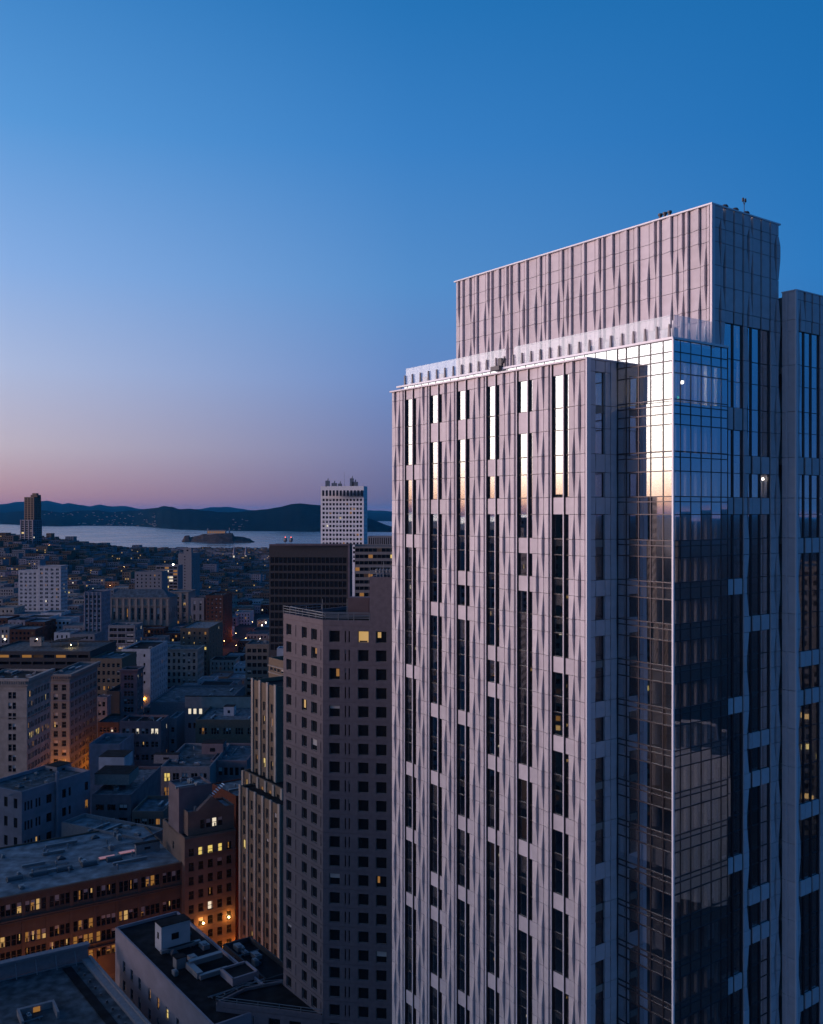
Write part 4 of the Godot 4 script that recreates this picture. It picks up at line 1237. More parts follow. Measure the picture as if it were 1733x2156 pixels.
func near_blocks() -> void:
	# long brown block along the lamp-lit avenue
	var row := {"c": 9, "g": 4, "w": 1.02, "gap": 0.2, "mar": 0.3, "fh": 3.75, "wh": 2.7, "t": 1.9, "k": "sash", "fm": "sash_dark", "lit": 0.0, "bl": 0.3, "band": [5.6, 6.1, 15.4], "bm": "w_brown", "bp": 0.5, "pil": [0.8, 0.2], "pm": "w_brown"}
	var r1 := row.duplicate()
	r1.lit = 0.3
	r1.lm = ["lit_dim", "lit_amber", "lit_amber", "lit_dim", "lit_warm"]
	r1.fh = 6.4
	r1.r = 1
	var n := bld({"n": "long_office_block", "lb": "long brown office block with a mottled grey roof and rows of four-light windows", "px": -60, "py": 1902, "d": 219.0, "az": 58.0, "wl": 36.0, "xr": 386, "wm": "w_brown", "rm": "r_mottled", "par": 0.35, "cor": [1.0, 0.5], "clut": 30, "base": 49.0 - 6.4, "E": [null, r1]})
	var r2 := row.duplicate()
	r2.merge({"lit": 0.5, "lm": ["lit_dim", "lit_dim", "lit_amber", "lit_amber", "lit_warm"], "t": 1.7, "fh": 3.7, "wh": 2.5, "band": [9.0], "r": 3}, true)
	bld({"n": "", "lb": "", "parent": n, "px": -60, "py": 1902, "d": 219.0, "az": 58.0, "wl": 35.9, "xr": 386, "wm": "w_brown", "par": 0.0, "top": 42.6, "base": 26.0, "E": [null, r2]})
	var arch := {"c": 9, "w": 3.6, "mar": 0.3, "fh": 9.0, "wh": 5.5, "t": 1.2, "r": 1, "k": "double", "fm": "sash_dark", "lit": 0.35, "bl": 0.0, "pil": [1.0, 0.3], "pm": "w_tan"}
	bld({"n": "", "lb": "", "parent": n, "px": -60, "py": 1902, "d": 219.0, "az": 58.0, "wl": 35.8, "xr": 386, "wm": "w_tan", "par": 0.0, "top": 26.0, "base": 17.0, "E": [null, arch]})
	var y := 140.0 - 90.0
	for k in 5:                                             # domed roof lights in a row
		var p := on_level(10 + k * 52 + 22, 1852 - k * 10.5, y - 0.3)
		var mb := MB.new()
		var t := Transform3D(Basis(dir(58), Vector3.UP, dir(148)), p - n.position)
		mb.box(t, Vector3(-2.0, 0, -1.4), Vector3(2.0, 0.35, 1.4))
		for j in 6:
			var a0 := PI * j / 6.0
			var a1 := PI * (j + 1) / 6.0
			mb.quad(t * Vector3(-1.8, 0.36 + sin(a1) * 0.7, cos(a1) * 1.25), t * Vector3(-1.8, 0.36 + sin(a0) * 0.7, cos(a0) * 1.25), t * Vector3(1.8, 0.36 + sin(a0) * 0.7, cos(a0) * 1.25), t * Vector3(1.8, 0.36 + sin(a1) * 0.7, cos(a1) * 1.25))
			for sx in [-1.8, 1.8]:
				mb.tri(t * Vector3(sx, 0.36, 0), t * Vector3(sx, 0.36 + sin(a0) * 0.7, cos(a0) * 1.25), t * Vector3(sx, 0.36 + sin(a1) * 0.7, cos(a1) * 1.25))
		part(n, "roof_light", mb, M.metal_dark)
	for q in [[226, 1808], [268, 1797]]:                    # glowing red roof lights
		var p := on_level(q[0], q[1], y - 0.3)
		var t := Transform3D(Basis(dir(58), Vector3.UP, dir(148)), p - n.position)
		block(n, "curb", M.w_conc, t, Vector3(-2.2, 0, -1.0), Vector3(2.2, 0.5, 1.0))
		block(n, "skylight_window", M.skylight_red, t, Vector3(-2.0, 0.5, -0.8), Vector3(2.0, 0.62, 0.8))
	penthouse(n, on_level(287, 1800, y - 0.3), 58.0, 1.4, 6.3, 2.6, M.w_conc)
	# narrow building with wall lamps and a gabled top storey
	var lw := {"c": 5, "w": 1.35, "fh": 3.62, "wh": 2.05, "t": 3.0, "r": 14, "k": "sash", "fm": "sash_dark", "lit": 0.03, "bl": 0.1, "band": [0.3, 4.9, 34.0], "bm": "w_terra", "bp": 0.2, "mar": 0.5, "joint": 1, "sill": 1, "only": [[0, 1, "lit_yellow"], [0, 2, "lit_yellow"], [0, 3, "lit_yellow"], [0, 4, "lit_dim"], [3, 2, "lit_dim"], [4, 2, "lit_white"], [8, 1, "lit_white"]]}
	var g := bld({"n": "lamp_lit_building", "lb": "narrow tan building with a stepped gable top and glowing wall lamps", "px": 389, "py": 1764, "d": 243.0, "az": 58.0, "xl": 343, "xr": 496, "wm": "w_terra", "rm": "r_mottled", "clut": 3, "E": [{"c": 1, "w": 1.2, "fh": 3.6, "wh": 2.0, "t": 3.4, "r": 1, "mar": 2.0, "lit": 0.0}, lw]})
	var c := at(389, CY, 243.0) * Vector3(1, 0, 1)
	var cl := c + dir(-32) * 1.0 + dir(58) * 1.2
	var t2 := bld({"n": "", "lb": "", "parent": g, "poly": [cl + dir(-32) * 8.0, cl, cl + dir(58) * 12.5, cl + dir(58) * 12.5 + dir(-32) * 8.0], "px": 0, "py": 0, "d": 243.0, "top": 63.0, "base": 57.0, "wm": "w_terra", "rm": "r_mottled", "par": 0.5, "clut": 6, "E": [null, {"cols": [[3.3, 4.5], [4.9, 6.1], [6.5, 7.7], [8.1, 9.3]], "wh": 2.3, "t": 2.4, "r": 1, "k": "sash", "fm": "sash_dark", "only": [[0, 2, "lit_white"]]}]})
	var gm := MB.new()
	var gt := Transform3D(Basis(dir(58), Vector3.UP, dir(148)), cl + Vector3(0, 63.0, 0) - g.position)
	for zz in [[0.2, -1.2]]:
		var a := [Vector3(2.4, 0, zz[0]), Vector3(10.2, 0, zz[0]), Vector3(6.3, 3.4, zz[0]), Vector3(2.4, 0, zz[1]), Vector3(10.2, 0, zz[1]), Vector3(6.3, 3.4, zz[1])]
		gm.tri(gt * a[0], gt * a[1], gt * a[2]); gm.tri(gt * a[4], gt * a[3], gt * a[5])
		gm.quad(gt * a[1], gt * a[4], gt * a[5], gt * a[2]); gm.quad(gt * a[3], gt * a[0], gt * a[2], gt * a[5])
	part(g, "gable", gm, M.w_terra)
	bld({"n": "", "lb": "", "parent": g, "poly": [c + dir(-32) * 13.0, c + dir(-32) * 4.5, c + dir(-32) * 4.5 + dir(58) * 9.0, c + dir(-32) * 13.0 + dir(58) * 9.0], "px": 0, "py": 0, "d": 243.0, "top": 68.5, "base": 56.5, "wm": "w_pink", "rm": "r_mottled", "par": 0.6, "clut": 9})
	var lt := MB.new()                                       # ladder frame leaning on the roof
	for k in 7:
		lt.box(gt, Vector3(7.0 + k * 0.55, 2.6 + k * 0.42, -3.4), Vector3(7.25 + k * 0.55, 2.75 + k * 0.42, -1.6))
	part(g, "roof_ladder", lt, M.white_metal)
	var k := 0
	for q in [[4.0, 34.6], [9.9, 34.6], [4.0, 26.0], [9.9, 26.0]]:
		var p: Vector3 = c + dir(58) * q[0] * 1.17 + dir(148) * 0.75
		p.y = q[1]
		lamp_bulb("wall_lamp", ["upper wall lamp by the bay windows of the tan gabled building", "upper wall lamp near the plain windows of the tan gabled building", "lower wall lamp by the bay windows of the tan gabled building", "lower wall lamp near the plain windows of the tan gabled building"][k], p, M.bulb, 0.24, 11.0, Color(1, 0.62, 0.24), "wall lamps of the tan gabled building")
		k += 1
	# pale building with a black roof, bottom of the view
	var a0 := at(243, CY, 184.0) * Vector3(1, 0, 1)
	var n0 := a0 + dir(143.4) * 44.0
	var bl := bld({"n": "black_roof_building", "lb": "pale walled building with a wide black roof and white roof houses", "poly": [a0, n0, n0 + dir(53.4) * 12.6, a0 + dir(53.4) * 12.6], "px": 0, "py": 0, "d": 184.0, "top": 60.0, "base": 15.0, "wm": "w_lilac", "rm": "r_dark", "par": 0.5, "clut": 11,
		"E": [{"cols": [[4.2, 5.4], [8.2, 9.4], [12.2, 13.3], [17.0, 18.1], [21.0, 22.1], [25.0, 26.1], [29.5, 30.6], [34.0, 35.0]], "fh": 3.6, "wh": 2.0, "t": 4.8, "k": "sash", "fm": "sash", "sill": 1, "lit": 0.0, "only": [[0, 3, "lit_dim"], [0, 4, "lit_amber"], [0, 5, "lit_yellow"], [1, 5, "lit_amber"], [2, 1, "lit_amber"], [2, 2, "lit_amber"], [3, 2, "lit_yellow"], [1, 6, "lit_amber"]]}]})
	penthouse(bl, on_level(340, 2006, 59.5), 53.4, 3.0, 5.6, 4.7, M.w_white)
	penthouse(bl, on_level(372, 2042, 59.5), 53.4, 1.6, 1.8, 1.9, M.metal_grey, "air_plant", false)
	var duct := MB.new()
	var dt := Transform3D(Basis(dir(53.4), Vector3.UP, dir(143.4)), on_level(398, 2040, 59.5) - bl.position)
	duct.box(dt, Vector3(0, 0.6, -0.5), Vector3(6.2, 1.5, 0.5))
	duct.box(dt, Vector3(-0.5, 0.2, -0.3), Vector3(0.6, 1.2, 4.6))
	duct.box(dt, Vector3(-0.2, 0.2, 4.61), Vector3(5.0, 1.0, 5.3))
	part(bl, "duct", duct, M.metal_grey)
	# white stair tower behind the hotel wing
	bld({"n": "stair_tower", "lb": "white plain stair tower with small windows behind the hotel wing rail", "px": 490, "py": 2061, "d": 162.0, "az": 53.4, "xl": 464, "xr": 545, "wm": "w_lilac", "rm": "r_dark", "par": 0.3, "E": [{"c": 1, "w": 0.5, "wh": 1.6, "t": 2.3, "r": 1, "k": "plain", "lit": 0.0}, {"c": 1, "w": 1.0, "wh": 1.6, "t": 2.4, "r": 1, "k": "plain", "lit": 0.0}]})
	bld({"n": "low_dark_roof", "lb": "low building with a dark cluttered roof between the pilaster tower and hotel wing", "px": 560, "py": 2062, "d": 178.0, "az": 53.4, "xl": 470, "xr": 620, "wm": "w_dark", "rm": "r_dark", "clut": 7})
	# cornice-edged roof at the very bottom
	var f := at(176, CY, 181.0) * Vector3(1, 0, 1)
	var cr := bld({"n": "cornice_roof_building", "lb": "grey flat roof edged by a deep cornice with struts across the avenue", "poly": [f + dir(-121) * 42.0, f + dir(143.4) * 34.0 + dir(-121) * 42.0, f + dir(143.4) * 34.0, f], "px": 0, "py": 0, "d": 181.0, "top": 55.0, "base": 15.0, "wm": "w_grey", "rm": "r_grey", "par": 0.15})
	var co := MB.new()
	var ct := Transform3D(Basis(dir(59), Vector3.UP, dir(149)), f + Vector3(0, 55.0, 0) - cr.position)
	co.box(ct, Vector3(-42, -0.2, -1.2), Vector3(1.0, 2.6, -0.6))
	co.box(ct, Vector3(-42, 2.3, -1.6), Vector3(1.2, 2.8, -0.2))
	part(cr, "rear_cornice", co, M.w_grey)
	for q in 12:
		var st := MB.new()
		st.rod(ct * Vector3(-40 + q * 3.5, 0, 1.4), ct * Vector3(-40 + q * 3.5, 2.2, -0.5), 0.09, 0.09, 5)
		part(cr, "strut", st, M.metal_grey)
	co = MB.new()
	var ce := Transform3D(Basis(dir(143.4), Vector3.UP, dir(233.4)), f + Vector3(0, 55.0, 0) - cr.position)
	co.box(ce, Vector3(0, -0.1, -1.6), Vector3(34, 0.35, 0.3))
	co.box(ce, Vector3(0, 0.35, -1.4), Vector3(34, 0.7, -0.9))
	part(cr, "side_cornice", co, M.w_conc)
	co = MB.new()
	co.box(ce, Vector3(1.0, 0.01, 2.6), Vector3(34, 0.05, 4.2))
	part(cr, "roof_walkway", co, M.r_dark)
	co = MB.new()
	for q in 10:
		co.rod(ce * Vector3(3 + q * 3.0, 0.0, 1.7), ce * Vector3(3 + q * 3.0, 0.4, 1.7), 0.25, 0.2, 8)
	part(cr, "roof_drain", co, M.metal_dark).set_meta("kind", "stuff")
	clutter(cr, Transform3D(Basis(), -cr.position), [f + dir(143.4) * 34.0 + dir(-121) * 26.0, f + dir(143.4) * 12.0 + dir(-121) * 5.0, f + dir(143.4) * 16.0 + dir(-121) * 40.0], 54.85, 16)
	var shaft := MB.new()                                    # glazed well with a lit floor
	var wp := on_level(76, 2128, 54.9) - cr.position
	shaft.box(Transform3D(Basis(dir(59), Vector3.UP, dir(149)), wp), Vector3(-3.0, 0, -0.3), Vector3(3.0, 1.1, 0.3))
	shaft.box(Transform3D(Basis(dir(59), Vector3.UP, dir(149)), wp), Vector3(-3.0, 0, 0.31), Vector3(-2.6, 1.1, 4.5))
	shaft.box(Transform3D(Basis(dir(59), Vector3.UP, dir(149)), wp), Vector3(2.6, 0, 0.31), Vector3(3.0, 1.1, 4.5))
	part(cr, "roof_well", shaft, M.w_conc)
	block(cr, "well_window", M.lit_amber, Transform3D(Basis(dir(59), Vector3.UP, dir(149)), wp), Vector3(-0.5, 0.1, 0.4), Vector3(0.6, 0.9, 0.5))
	# loft building with the pale pipe
	var lo := bld({"n": "loft_building", "lb": "lavender grey loft building with tall windows and a pale chimney pipe", "px": 46, "py": 1667, "d": 275.0, "az": 27.0, "xl": -40, "xr": 190, "wm": "w_lilac", "rm": "r_grey", "par": 1.0, "clut": 8,
		"E": [{"c": 4, "w": 1.5, "fh": 5.6, "wh": 2.9, "t": 2.2, "k": "double", "fm": "sash_dark", "lit": 0.2, "mar": 0.5, "bl": 0.0}, {"cols": [[1.0, 1.7], [2.1, 2.8], [3.2, 3.9], [5.0, 5.7], [6.1, 6.8], [9.0, 11.0], [15.0, 16.5], [17.5, 18.4], [24.0, 25.4]], "fh": 5.6, "wh": 2.6, "t": 3.2, "k": "double", "fm": "sash_dark", "lit": 0.14, "bl": 0.0}]})
	var pipe := MB.new()
	var pp := at(46, CY, 275.0) * Vector3(1, 0, 1) + dir(27) * 12.6 + dir(117) * 0.6
	pipe.rod(pp + Vector3(0, 25, 0) - lo.position, pp + Vector3(0, 61.5, 0) - lo.position, 0.55, 0.55, 10)
	pipe.rod(pp + Vector3(0, 61.5, 0) - lo.position, pp + Vector3(0, 62.4, 0) - lo.position, 0.62, 0.3, 10)
	part(lo, "chimney_pipe", pipe, M.w_lilac)
	penthouse(lo, at(120, 1632, 300.0), 27.0, 5.0, 6.0, 2.6, M.w_grey)

func corniced_blocks() -> void:
	var s1 := {"c": 2, "g": 2, "w": 1.35, "gap": 0.3, "fh": 4.0, "wh": 2.5, "t": 5.2, "k": "sash", "fm": "sash", "lit": 0.1, "bl": 0.2, "band": [4.0, 14.6, 46.0], "bm": "w_cream", "mar": 2.0, "sill": 1}
	var s2 := {"c": 7, "g": 2, "w": 0.95, "gap": 0.25, "fh": 4.0, "wh": 2.4, "t": 5.2, "k": "sash", "fm": "sash", "lit": 0.06, "litrow": [4], "bl": 0.2, "band": [4.0, 14.6, 46.0], "bm": "w_cream", "mar": 0.8}
	bld({"n": "corniced_office", "lb": "ornate cream office block with deep cornice and a row of lit windows", "px": 57, "py": 1428, "d": 365.0, "az": 2.0, "xl": -45, "xr": 107, "wm": "w_cream", "rm": "r_dark", "cor": [2.6, 1.3], "clut": 9, "E": [s1, s2]})
	var t1 := {"c": 2, "w": 1.9, "fh": 3.9, "wh": 2.5, "t": 4.4, "k": "sash", "fm": "sash", "lit": 0.1, "bl": 0.2, "band": [3.6, 11.0, 38.0], "bm": "w_lilac", "mar": 0.6, "sill": 1}
	var t2 := {"c": 7, "g": 2, "w": 1.2, "gap": 0.4, "fh": 3.9, "wh": 2.4, "t": 4.4, "k": "sash", "fm": "sash", "lit": 0.04, "bl": 0.1, "band": [3.6, 11.0, 38.0], "bm": "w_lilac", "mar": 1.0}
	bld({"n": "corniced_office", "lb": "greyer ornate office block with dark windows beside the cream corniced one", "px": 147, "py": 1419, "d": 402.0, "az": 1.0, "xl": 106, "xr": 205, "wm": "w_stone", "rm": "r_blue", "cor": [2.2, 1.2], "clut": 3, "E": [t1, t2]})
	# blocks between the corniced pair and the pilaster tower
	bld({"n": "tan_lit_block", "lb": "tan block with two lit windows between the parking deck and white wall", "px": 257, "py": 1386, "d": 478.0, "xl": 191, "wr": 24.0, "wm": "w_tan", "rm": "r_blue", "clut": 4, "near": true, "E": [{"c": 6, "w": 1.4, "fh": 3.8, "wh": 2.0, "t": 2.4, "lit": 0.1, "k": "sash"}]})
	bld({"n": "two_arch_house", "lb": "narrow grey house with twin arched top windows behind the corniced pair", "px": 226, "py": 1467, "d": 440.0, "xl": 203, "xr": 234, "wm": "w_lilac", "rm": "r_blue", "clut": 1, "E": [{"c": 2, "w": 1.3, "fh": 4.0, "wh": 2.2, "t": 2.2, "lit": 0.0}, null]})
	bld({"n": "dark_gable_shed", "lb": "dark plain shed wedged beside the narrow grey house", "px": 252, "py": 1455, "d": 452.0, "xl": 225, "wr": 26.0, "wm": "w_dark", "rm": "r_dark", "E": [{"c": 3, "w": 1.3, "fh": 4.0, "wh": 2.2, "t": 16.0, "lit": 0.0}]})
	bld({"n": "plain_brown_row", "lb": "brown four-storey block with lit windows beside the slim tower", "px": 250, "py": 1520, "d": 415.0, "xl": 206, "wr": 18.0, "wm": "w_brown", "rm": "r_grey", "E": [{"c": 5, "w": 1.1, "fh": 3.6, "wh": 2.0, "t": 2.2, "lit": 0.1}]})
	bld({"n": "white_side_building", "lb": "building with a tall blank white side wall and dark front", "px": 317, "py": 1366, "d": 560.0, "xl": 256, "xr": 353, "wm": "w_white", "rm": "r_dark", "clut": 3, "near": true, "E": [{"c": 3, "w": 1.1, "fh": 5.2, "wh": 1.6, "t": 3.0, "r": 4, "mar": 1.0, "lit": 0.0}, {"c": 8, "w": 1.3, "fh": 3.8, "wh": 2.3, "t": 2.4, "lit": 0.04}]})
	bld({"n": "slim_tower_house", "lb": "slim pinkish eight-storey building with three-light windows and flat cornice", "px": 289, "py": 1409, "d": 430.0, "xl": 254, "xr": 302, "wm": "w_pink", "rm": "r_dark", "cor": [1.2, 0.7], "E": [{"c": 1, "g": 3, "w": 1.3, "gap": 0.2, "fh": 3.6, "wh": 2.2, "t": 2.6, "lit": 0.0, "k": "sash"}, {"c": 3, "w": 1.2, "fh": 3.6, "wh": 2.2, "t": 2.6, "lit": 0.3}]})
	bld({"n": "arched_top_building", "lb": "pale six-bay building with arched top windows and teal roof", "px": 416, "py": 1366, "d": 640.0, "xl": 349, "xr": 430, "wm": "w_cream", "rm": "r_blue", "cor": [1.0, 0.6], "clut": 3, "near": true, "E": [{"c": 6, "w": 1.7, "fh": 4.4, "wh": 2.6, "t": 2.4, "lit": 0.0, "k": "sash"}, {"c": 6, "w": 1.5, "fh": 4.4, "wh": 2.4, "t": 2.4, "lit": 0.1}]})
	bld({"n": "wide_store", "lb": "wide low store with a broad blue-grey roof and small lit windows", "px": 478, "py": 1478, "d": 470.0, "xl": 316, "xr": 540, "wm": "w_grey", "rm": "r_blue", "clut": 10, "wr": 46.0, "E": [{"cols": [[19.0, 20.4], [21.5, 23.0], [24.3, 25.8], [28.0, 29.2]], "wh": 2.6, "fh": 7.0, "t": 3.2, "r": 2, "lit": 0.0, "k": "cross", "only": [[0, 0, "lit_white"], [0, 1, "lit_white"], [0, 2, "lit_white"], [0, 3, "lit_dim"]]}]})
	var lr := bld({"n": "lamp_roof_building", "lb": "brick-brown block whose pale roof is lit by a work lamp", "px": 545, "py": 1515, "d": 400.0, "xl": 412, "wr": 31.0, "wm": "w_tan", "rm": "r_pale", "clut": 6, "E": [{"c": 5, "g": 3, "w": 0.9, "gap": 0.25, "fh": 6.6, "wh": 2.8, "t": 3.4, "lit": 0.02, "k": "sash"}]})
	penthouse(lr, at(493, 1512, 412.0), 1.0, 4.5, 4.5, 5.0, M.w_white)
	penthouse(lr, at(530, 1490, 428.0), 1.0, 30.0, 2.0, 5.0, M.w_cream, "screen_wall", false)
	bld({"n": "pinkish_loft", "lb": "pinkish loft block with pairs of windows, some glowing white", "px": 339, "py": 1518, "d": 395.0, "xl": 252, "xr": 356, "wm": "w_pink", "rm": "r_dark", "clut": 6, "E": [{"c": 4, "g": 2, "w": 1.35, "gap": 0.25, "fh": 5.4, "wh": 2.3, "t": 3.0, "lit": 0.03, "k": "sash", "only": [[0, 3, "lit_white"], [0, 6, "lit_white"], [0, 7, "lit_white"], [1, 2, "lit_dim"], [1, 4, "lit_dim"]]}, {"c": 2, "w": 1.1, "fh": 5.4, "wh": 2.0, "t": 3.0, "lit": 0.1}]})
	bld({"n": "dark_annex", "lb": "plain dark annex with a pale roof rim beside the pinkish loft", "px": 372, "py": 1511, "d": 408.0, "xl": 356, "xr": 389, "wm": "w_grey", "rm": "r_pale", "E": [{"c": 1, "w": 1.4, "fh": 5.0, "wh": 2.0, "t": 4.0, "lit": 0.2}, null]})
	var os := bld({"n": "six_bay_store", "lb": "grey store with six tall windows, the first pair glowing amber", "px": 442, "py": 1614, "d": 335.0, "xl": 338, "wr": 34.0, "wm": "w_conc", "rm": "r_grey", "clut": 9, "E": [{"c": 5, "g": 2, "w": 1.05, "gap": 0.12, "fh": 5.0, "wh": 3.0, "t": 2.2, "lit": 0.0, "k": "sash", "only": [[0, 0, "lit_yellow"], [0, 1, "lit_yellow"], [1, 0, "lit_amber"], [1, 1, "lit_amber"]]}]})
	penthouse(os, at(376, 1607, 346.0), 1.0, 9.0, 3.0, 3.2, M.w_grey)
	var og := bld({"n": "four_window_store", "lb": "pinkish store with narrow dark windows and an arched roof duct", "px": 520, "py": 1601, "d": 345.0, "xl": 443, "wr": 26.0, "wm": "w_pink", "rm": "r_blue", "clut": 5, "E": [{"c": 6, "w": 1.4, "fh": 5.0, "wh": 3.0, "t": 2.4, "lit": 0.0, "k": "plain"}]})
	penthouse(og, at(470, 1596, 356.0), 1.0, 8.0, 6.0, 5.5, M.w_pink)
	bld({"n": "lavender_box", "lb": "windowless lavender party-wall building with a sunken roof", "px": 252, "py": 1566, "d": 375.0, "xl": 188, "wr": 19.0, "wm": "w_lilac", "rm": "r_blue", "par": 1.6, "clut": 1})
	var st := bld({"n": "stepped_terrace", "lb": "stepped building with roof terraces, dark mansard strip and lit lower windows", "px": 276, "py": 1673, "d": 296.0, "xl": 194, "xr": 339, "wm": "w_pink", "rm": "r_pale", "clut": 8, "E": [{"c": 3, "w": 2.6, "fh": 4.1, "wh": 1.8, "t": 3.0, "k": "double", "fm": "sash_dark", "only": [[1, 0, "lit_yellow"], [1, 1, "lit_amber"]]}, null]})
	penthouse(st, at(272, 1652, 303.0), 1.0, 11.0, 10.0, 3.4, M.w_stone, "upper_storey", false)
	penthouse(st, at(262, 1622, 316.0), 1.0, 8.5, 9.0, 4.5, M.w_white, "upper_storey", false)
	bld({"n": "yellow_ridge_house", "lb": "low house with a dim ochre ridged roof light by the pinkish side wall", "px": 345, "py": 1708, "d": 288.0, "xl": 278, "wr": 16.0, "wm": "w_terra", "rm": "r_blue", "clut": 2, "E": [{"c": 4, "w": 1.6, "wh": 1.8, "fh": 4.0, "t": 2.2, "lit": 0.25, "k": "double"}]})
	bld({"n": "grey_low_roof", "lb": "low grey-roofed workshop with dark roof pits beside the lavender loft", "px": 300, "py": 1765, "d": 262.0, "az": 27.0, "xl": 130, "xr": 348, "wm": "w_conc", "rm": "r_mottled", "clut": 12})
	bld({"n": "red_wall_building", "lb": "deep red party-wall building with a pale roof beside the pilaster tower", "px": 497, "py": 1676, "d": 262.0, "az": 53.4, "xl": 447, "xr": 560, "wm": "w_red", "rm": "r_pale", "par": 0.3, "clut": 2})
	bld({"n": "beige_ribbon_building", "lb": "beige office with dark ribbon windows and a set-back roof storey", "px": 566, "py": 1356, "d": 520.0, "xl": 517, "wr": 20.0, "wm": "w_beige", "rm": "r_grey", "clut": 4, "near": true, "E": [{"c": 4, "w": 2.2, "fh": 3.9, "wh": 2.1, "t": 2.4, "lit": 0.05, "k": "double", "fm": "sash_dark"}]})
	bld({"n": "white_shed", "lb": "small white roof shed with a lamp beside the hotel", "px": 600, "py": 1365, "d": 330.0, "xl": 583, "wr": 6.0, "wm": "w_white", "rm": "r_pale", "base": 84.0})

func mid_blocks() -> void:
	# parking deck with a dark canopy
	var pk := bld({"n": "parking_deck", "lb": "lamp-lit parking deck with open lower level and dark canopy", "px": 190, "py": 1371, "d": 480.0, "xl": -30, "wr": 40.0, "wm": "w_dark", "rm": "r_grey", "par": 0.7, "E": [{"c": 9, "w": 5.2, "fh": 3.4, "wh": 1.5, "t": 1.8, "lit": 0.0, "k": "plain", "r": 3, "dp": 1.0, "only": [[0, 1, "lit_amber"], [0, 3, "lit_amber"], [0, 4, "lit_dim"], [0, 6, "lit_amber"]]}]})
	var cp := at(165, 1358, 506.0) - pk.position
	block(pk, "canopy", M.r_dark, Transform3D(Basis(Vector3.FORWARD, -0.1), cp + Vector3(0, 3.4, 0)), Vector3(-13, 0, -7), Vector3(3, 0.3, 6))
	for k in 4:
		block(pk, "canopy_post", M.metal_dark, Transform3D(Basis(), cp), Vector3(-12 + k * 4.6, -0.6, 5.5), Vector3(-11.75 + k * 4.6, 4.0, 5.75))
	penthouse(pk, at(87, 1360, 500.0), 1.0, 6.0, 4.0, 4.6, M.w_cream)
	lamp_bulb("deck_lamp", "lamp over the yellow stair house of the parking deck", at(78, 1345, 494.0), M.bulb, 0.25, 30.0, Color(1, 0.8, 0.3), "lamps of the parking deck")
	lamp_bulb("deck_lamp", "lamp under the dark canopy of the parking deck", at(150, 1357, 497.0), M.bulb, 0.2, 16.0, Color(1, 0.85, 0.55), "lamps of the parking deck")
	lamp_bulb("deck_lamp", "bright white lamp at the open end of the parking deck", at(11, 1345, 500.0), M.bulb_white, 0.4, 30.0, Color(1, 0.9, 0.75), "lamps of the parking deck")
	bld({"n": "balcony_flats", "lb": "flats with long pale balcony bands and two lit windows", "px": 285, "py": 1316, "d": 590.0, "xl": 228, "xr": 301, "wm": "w_grey", "rm": "r_grey", "near": true, "clut": 2, "E": [{"c": 3, "w": 4.6, "fh": 3.6, "wh": 2.0, "t": 1.8, "r": 7, "k": "double", "fm": "sash_dark", "lit": 0.06, "band": [3.9, 7.5, 11.1, 14.7], "bm": "w_lilac", "bp": 0.8}, {"c": 3, "w": 1.6, "fh": 3.6, "wh": 2.0, "t": 1.8, "lit": 0.25}]})
	bld({"n": "bay_window_flats", "lb": "tall grey-pink flats with rounded bay windows catching the light", "px": 215, "py": 1246, "d": 640.0, "xl": 177, "xr": 233, "wm": "w_lilac", "rm": "r_dark", "near": true, "E": [{"c": 4, "w": 1.7, "fh": 3.2, "wh": 1.9, "t": 2.2, "k": "sash", "fm": "sash_pale", "lit": 0.02, "pil": [0.5, 0.5], "pm": "w_lilac"}, {"c": 4, "w": 1.1, "fh": 3.2, "wh": 1.6, "t": 2.2, "lit": 0.0}]})
	bld({"n": "white_hotel", "lb": "white seven-storey hotel with rows of paired dark windows", "px": 128.5, "py": 1191, "d": 750.0, "xl": 80, "xr": 142.5, "wm": "w_white", "rm": "r_grey", "near": true, "cor": [0.8, 0.4], "E": [{"c": 4, "g": 2, "w": 1.0, "gap": 0.15, "fh": 3.1, "wh": 1.7, "t": 2.0, "r": 14, "k": "sash", "fm": "sash_pale", "lit": 0.05, "mar": 0.6}, {"c": 5, "w": 1.2, "fh": 3.1, "wh": 1.7, "t": 2.0, "lit": 0.05}]})
	bld({"n": "white_hotel_wing", "lb": "lower white wing attached beside the white hotel", "px": 80, "py": 1200, "d": 751.0, "xl": 39, "wr": 12.0, "wm": "w_white", "rm": "r_grey", "near": true, "clut": 2, "E": [{"c": 4, "g": 2, "w": 0.8, "gap": 0.15, "fh": 3.1, "wh": 1.6, "t": 2.0, "r": 13, "k": "sash", "fm": "sash_pale", "lit": 0.03}]})
	# courthouse-like pair with columned storeys
	var ch := {"c": 9, "w": 2.0, "fh": 22.0, "wh": 11.0, "t": 9.0, "r": 1, "k": "cross", "fm": "sash", "lit": 0.05, "pil": [1.6, 0.8], "pm": "w_stone", "band": [7.0, 8.0], "bm": "w_stone", "bp": 0.9}
	var c1 := bld({"n": "columned_hall", "lb": "long grey stone hall with tall columned windows and blue hipped roof", "px": 355, "py": 1258, "d": 850.0, "xl": 233, "xr": 374, "wm": "w_stone", "rm": "r_blue", "near": true, "E": [ch, {"c": 5, "w": 1.6, "fh": 22.0, "wh": 11.0, "t": 9.0, "r": 1, "lit": 0.0}], "cor": [1.4, 1.0]})
	var hip := MB.new()
	var hc := at(233, CY, 850.0) * Vector3(1, 0, 1) + Vector3(0, EYE - 180.5 / F * 850.0, 0) - c1.position
